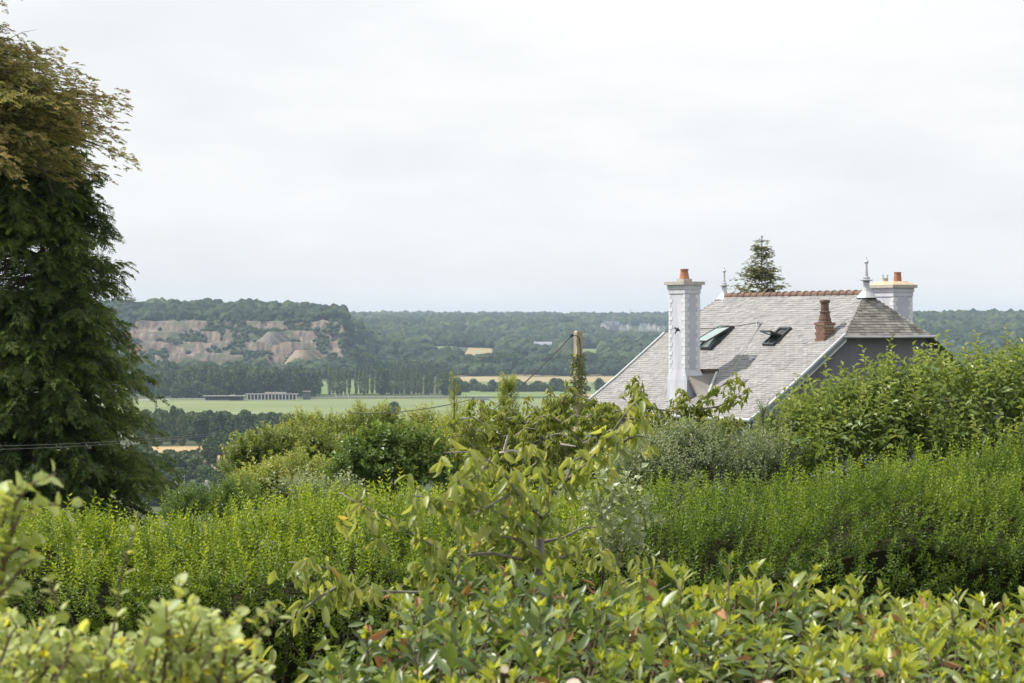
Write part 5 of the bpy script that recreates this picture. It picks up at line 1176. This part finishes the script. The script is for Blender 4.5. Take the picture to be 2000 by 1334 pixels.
    # cut wood on the clipped top
    for px, py, Dd, w in ((1335, 1258, 6.9, .075), (1365, 1290, 6.6, .06), (1500, 1262, 6.9, .06), (1700, 1308, 6.5, .06), (1845, 1298, 6.55, .11), (1940, 1306, 6.5, .09), (1985, 1325, 6.35, .06), (1120, 1275, 6.8, .07), (1160, 1300, 6.6, .06), (1180, 1318, 6.4, .05), (1310, 1322, 6.4, .05), (985, 1260, 6.9, .04), (1665, 1330, 6.4, .06)):
        p = P(px, py, Dd); p[2] = float(topz(p[0], p[1])) + .03; a_ = rng.uniform(0, 3.1); dv = np.array([math.cos(a_) * .8, -abs(math.sin(a_)) * .6, .55]); dv = nrm(dv)
        k = part('cut_stem', MB().tube([p - dv * .35, p - dv * .05, p], [w * .42, w * .36, w * .35], 9), M['bark'], t)
        link('cut_end', MB().tube([p, p + dv * .006], [w * .345, w * .33], 9).mesh('cut_end', M['wood_cut'], base), k)
        for j in range(2):
            p2 = p + rng.normal(size=3) * [.05, .05, .006] - [0, 0, .02]; dv2 = nrm(rng.normal(size=3) * [1, 1, .3] + [0, 0, .2]); link('snag', MB().tube([p2 - dv2 * .03, p2, p2 + dv2 * .025], [w * .05, w * .06, w * .05], 6).mesh('snag', M['wood_cut'], base), k)
    dl = MB(); n = 140; x = rng.uniform(x0, x1, n); y = rng.uniform(y0, y1, n); z = topz(x, y) + rng.uniform(-.06, .06, n); l = leaf_hi(.4, .4, .3); dl.tile(l[0], l[1], rot_to(rnd_dir(n), None) * rng.uniform(.04, .07, n)[:, None, None], np.stack([x, y, z], -1), rng.uniform(0, 1, n)); part('dead_leaves', dl, M['deadleaf'], t, kind='stuff')
    co = MB(); v = [(x, y, z) for x in (x0 + .15, x1 - .1) for y in (y0 + .15, y1 - .15) for z in (base[2] + .1, zt - .32)]; co.add(np.array(v), [(0, 1, 3, 2), (4, 6, 7, 5), (0, 4, 5, 1), (2, 3, 7, 6), (1, 5, 7, 3)]); part('dark_core', co, M['core'], t)  # dark box under the laurel leaves, coloured as the shade between them
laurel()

# --- pale shrub at the left edge -----------------------------------
def pale_shrub():
    D = 5.0; base = np.array([-.85, D, gz((-.85, D))]); t = thing('pale_leaved_shrub', 'pale yellow green shrub with small round leaves at the foreground edge', 'shrub', base)
    T, d, n_, s, tn = [], [], [], [], []; st = MB()
    def stem(pts, step, size, tint, r=.004, leaf0=.0, spread=1.1):
        pts = np.array(pts); st.tube(pts, np.linspace(r, r * .35, len(pts)), 5); q, u = resample(pts, step); dirs = nrm(np.gradient(q, axis=0)) if len(q) > 1 else np.array([[0, 0, 1.]])
        for j, (p, uu, ax_) in enumerate(zip(q, u, dirs)):
            if uu < leaf0: continue
            for k in range(rng.integers(1, 3)):
                an = j * 2.6 + k * 3.1 + rng.uniform(-.5, .5); x_ = nrm(np.cross(ax_, [.3, .2, .9])); y_ = np.cross(ax_, x_); o = x_ * math.cos(an) + y_ * math.sin(an); tl = spread * rng.uniform(.6, 1.15)
                T.append(p + o * .004); d.append(o * math.sin(tl) + ax_ * math.cos(tl) + np.array([0, 0, .1])); n_.append(ax_ * math.sin(tl) - o * math.cos(tl) + np.array([0, 0, .7]) + rng.normal(size=3) * .25); s.append(size * rng.uniform(.65, 1.2)); tn.append(np.clip(tint + .15 * uu + rng.normal() * .12 + (.6 if rng.uniform() < .05 else 0), 0, 1))
    sx = [-60, 0, 60, 130, 200, 260, 330, 380, 430, 480, 520, 545]; sy = [1090, 1120, 1180, 1185, 1195, 1175, 1150, 1140, 1185, 1220, 1215, 1250]
    for i in range(240):
        px = rng.uniform(-80, 530); yt = np.interp(px, sx, sy) + 18 + 110 * (vnoise(np.array([[px / 45., 2.2, 7.7]]))[0] - .35); py = yt + abs(rng.normal()) * 85; Dd = D + rng.uniform(-.5, .6); p = P(px, py, Dd)
        L = rng.uniform(.12, .26); dv = nrm(np.array([rng.normal() * .5 + .25, rng.normal() * .5, .8])); stem([p - dv * L * .6 - [0, 0, .03], p - dv * L * .2, p], .013, .028, .45)
    Q = lambda *p: [P(a, b, 4.7 + (c[0] if c else 0)) for a, b, *c in p]
    for sp in (Q((205, 1330), (225, 1210), (232, 1150), (245, 1090), (262, 1040), (272, 1005)),): stem(sp, .042, .028, .55, .003, .3, .9)
    for sp in (Q((300, 1330), (400, 1250), (480, 1215), (540, 1185)), Q((250, 1330), (330, 1230), (360, 1140)), Q((100, 1330), (150, 1250), (110, 1180), (95, 1130)), Q((420, 1334), (470, 1280), (545, 1200)), Q((330, 1300), (345, 1200), (350, 1130)), Q((400, 1320), (430, 1240), (470, 1195)), Q((460, 1340), (500, 1310), (525, 1320))):
        stem(sp, .022, .031, .5, .004, .3)
    for sp in (Q((-60, 1260), (0, 1150), (20, 1050), (30, 985), (60, 945), (110, 925)), Q((-40, 1200), (10, 1080), (40, 1000), (90, 985), (145, 990)), Q((-30, 1180), (20, 1080), (55, 1060), (80, 1050)), Q((-50, 1150), (-10, 1060), (10, 1010), (5, 960)), Q((-50, 1230), (10, 1150), (50, 1100), (70, 1090)), Q((-60, 1120), (-20, 1020), (20, 970), (40, 950))):
        stem(sp, .015, .038, .55, .005, .2)
    T = np.array(T); d = np.array(d); n_ = np.array(n_); s = np.array(s); tn = np.array(tn); Mx = frames(d, n_)
    lf = [leaf_hi(.78, .12, .14, .01, True), leaf_hi(.70, .2, .2, .012, True), leaf_hi(.82, .05, .08, .01, True)]
    px = 1000 + F * T[:, 0] / T[:, 1]; py = YH - F * (T[:, 2] - EYE) / T[:, 1]
    score = T[:, 1] + 20 * ((px < 0) | (py > 1334)) + rng.normal(size=len(T)) * .25 - 1.0 * (py < 1150)
    vis = np.argsort(score)[:300]; rest = np.setdiff1d(np.arange(len(T)), vis); fo = MB()
    for k in range(3): i = rest[k::3]; fo.tile(lf[k][0], lf[k][1], Mx[i] * s[i][:, None, None], T[i], tn[i])
    part('foliage', fo, M['paleleaf'], t, kind='stuff', smooth=True); leaf_objects(t, vis, T, Mx, s, tn, lf, M['paleleaf'], base)
    main = MB()
    for i in range(14):
        p = base + [rng.uniform(-.35, .5), rng.uniform(-.3, .4), 0]; main.tube([p, p + [rng.normal() * .05, 0, .6], p + [rng.normal() * .12 + .05, rng.normal() * .1, 1.45]], [.014, .010, .005], 6)
    part('stems', main, M['twig'], t); part('twigs', st, M['twig'], t, kind='stuff')
pale_shrub()

# ------------------------------------------------------------------ haze
hz = MB().box((0, 4600, EYE + 4), (26000, 9900, 134))
hm = bpy.data.materials.new('haze'); hm.use_nodes = True; nt = hm.node_tree; nt.nodes.clear()
o_ = nt.nodes.new('ShaderNodeOutputMaterial'); vp = nt.nodes.new('ShaderNodeVolumePrincipled'); vp.inputs['Density'].default_value = 7.4e-5; vp.inputs['Color'].default_value = (.62, .79, .98, 1); vp.inputs['Anisotropy'].default_value = .2
nt.links.new(vp.outputs[0], o_.inputs['Volume'])
h = link('haze', hz.mesh('haze', hm), kind='stuff'); tag(h, 'thin blue summer haze filling the valley air', 'haze')
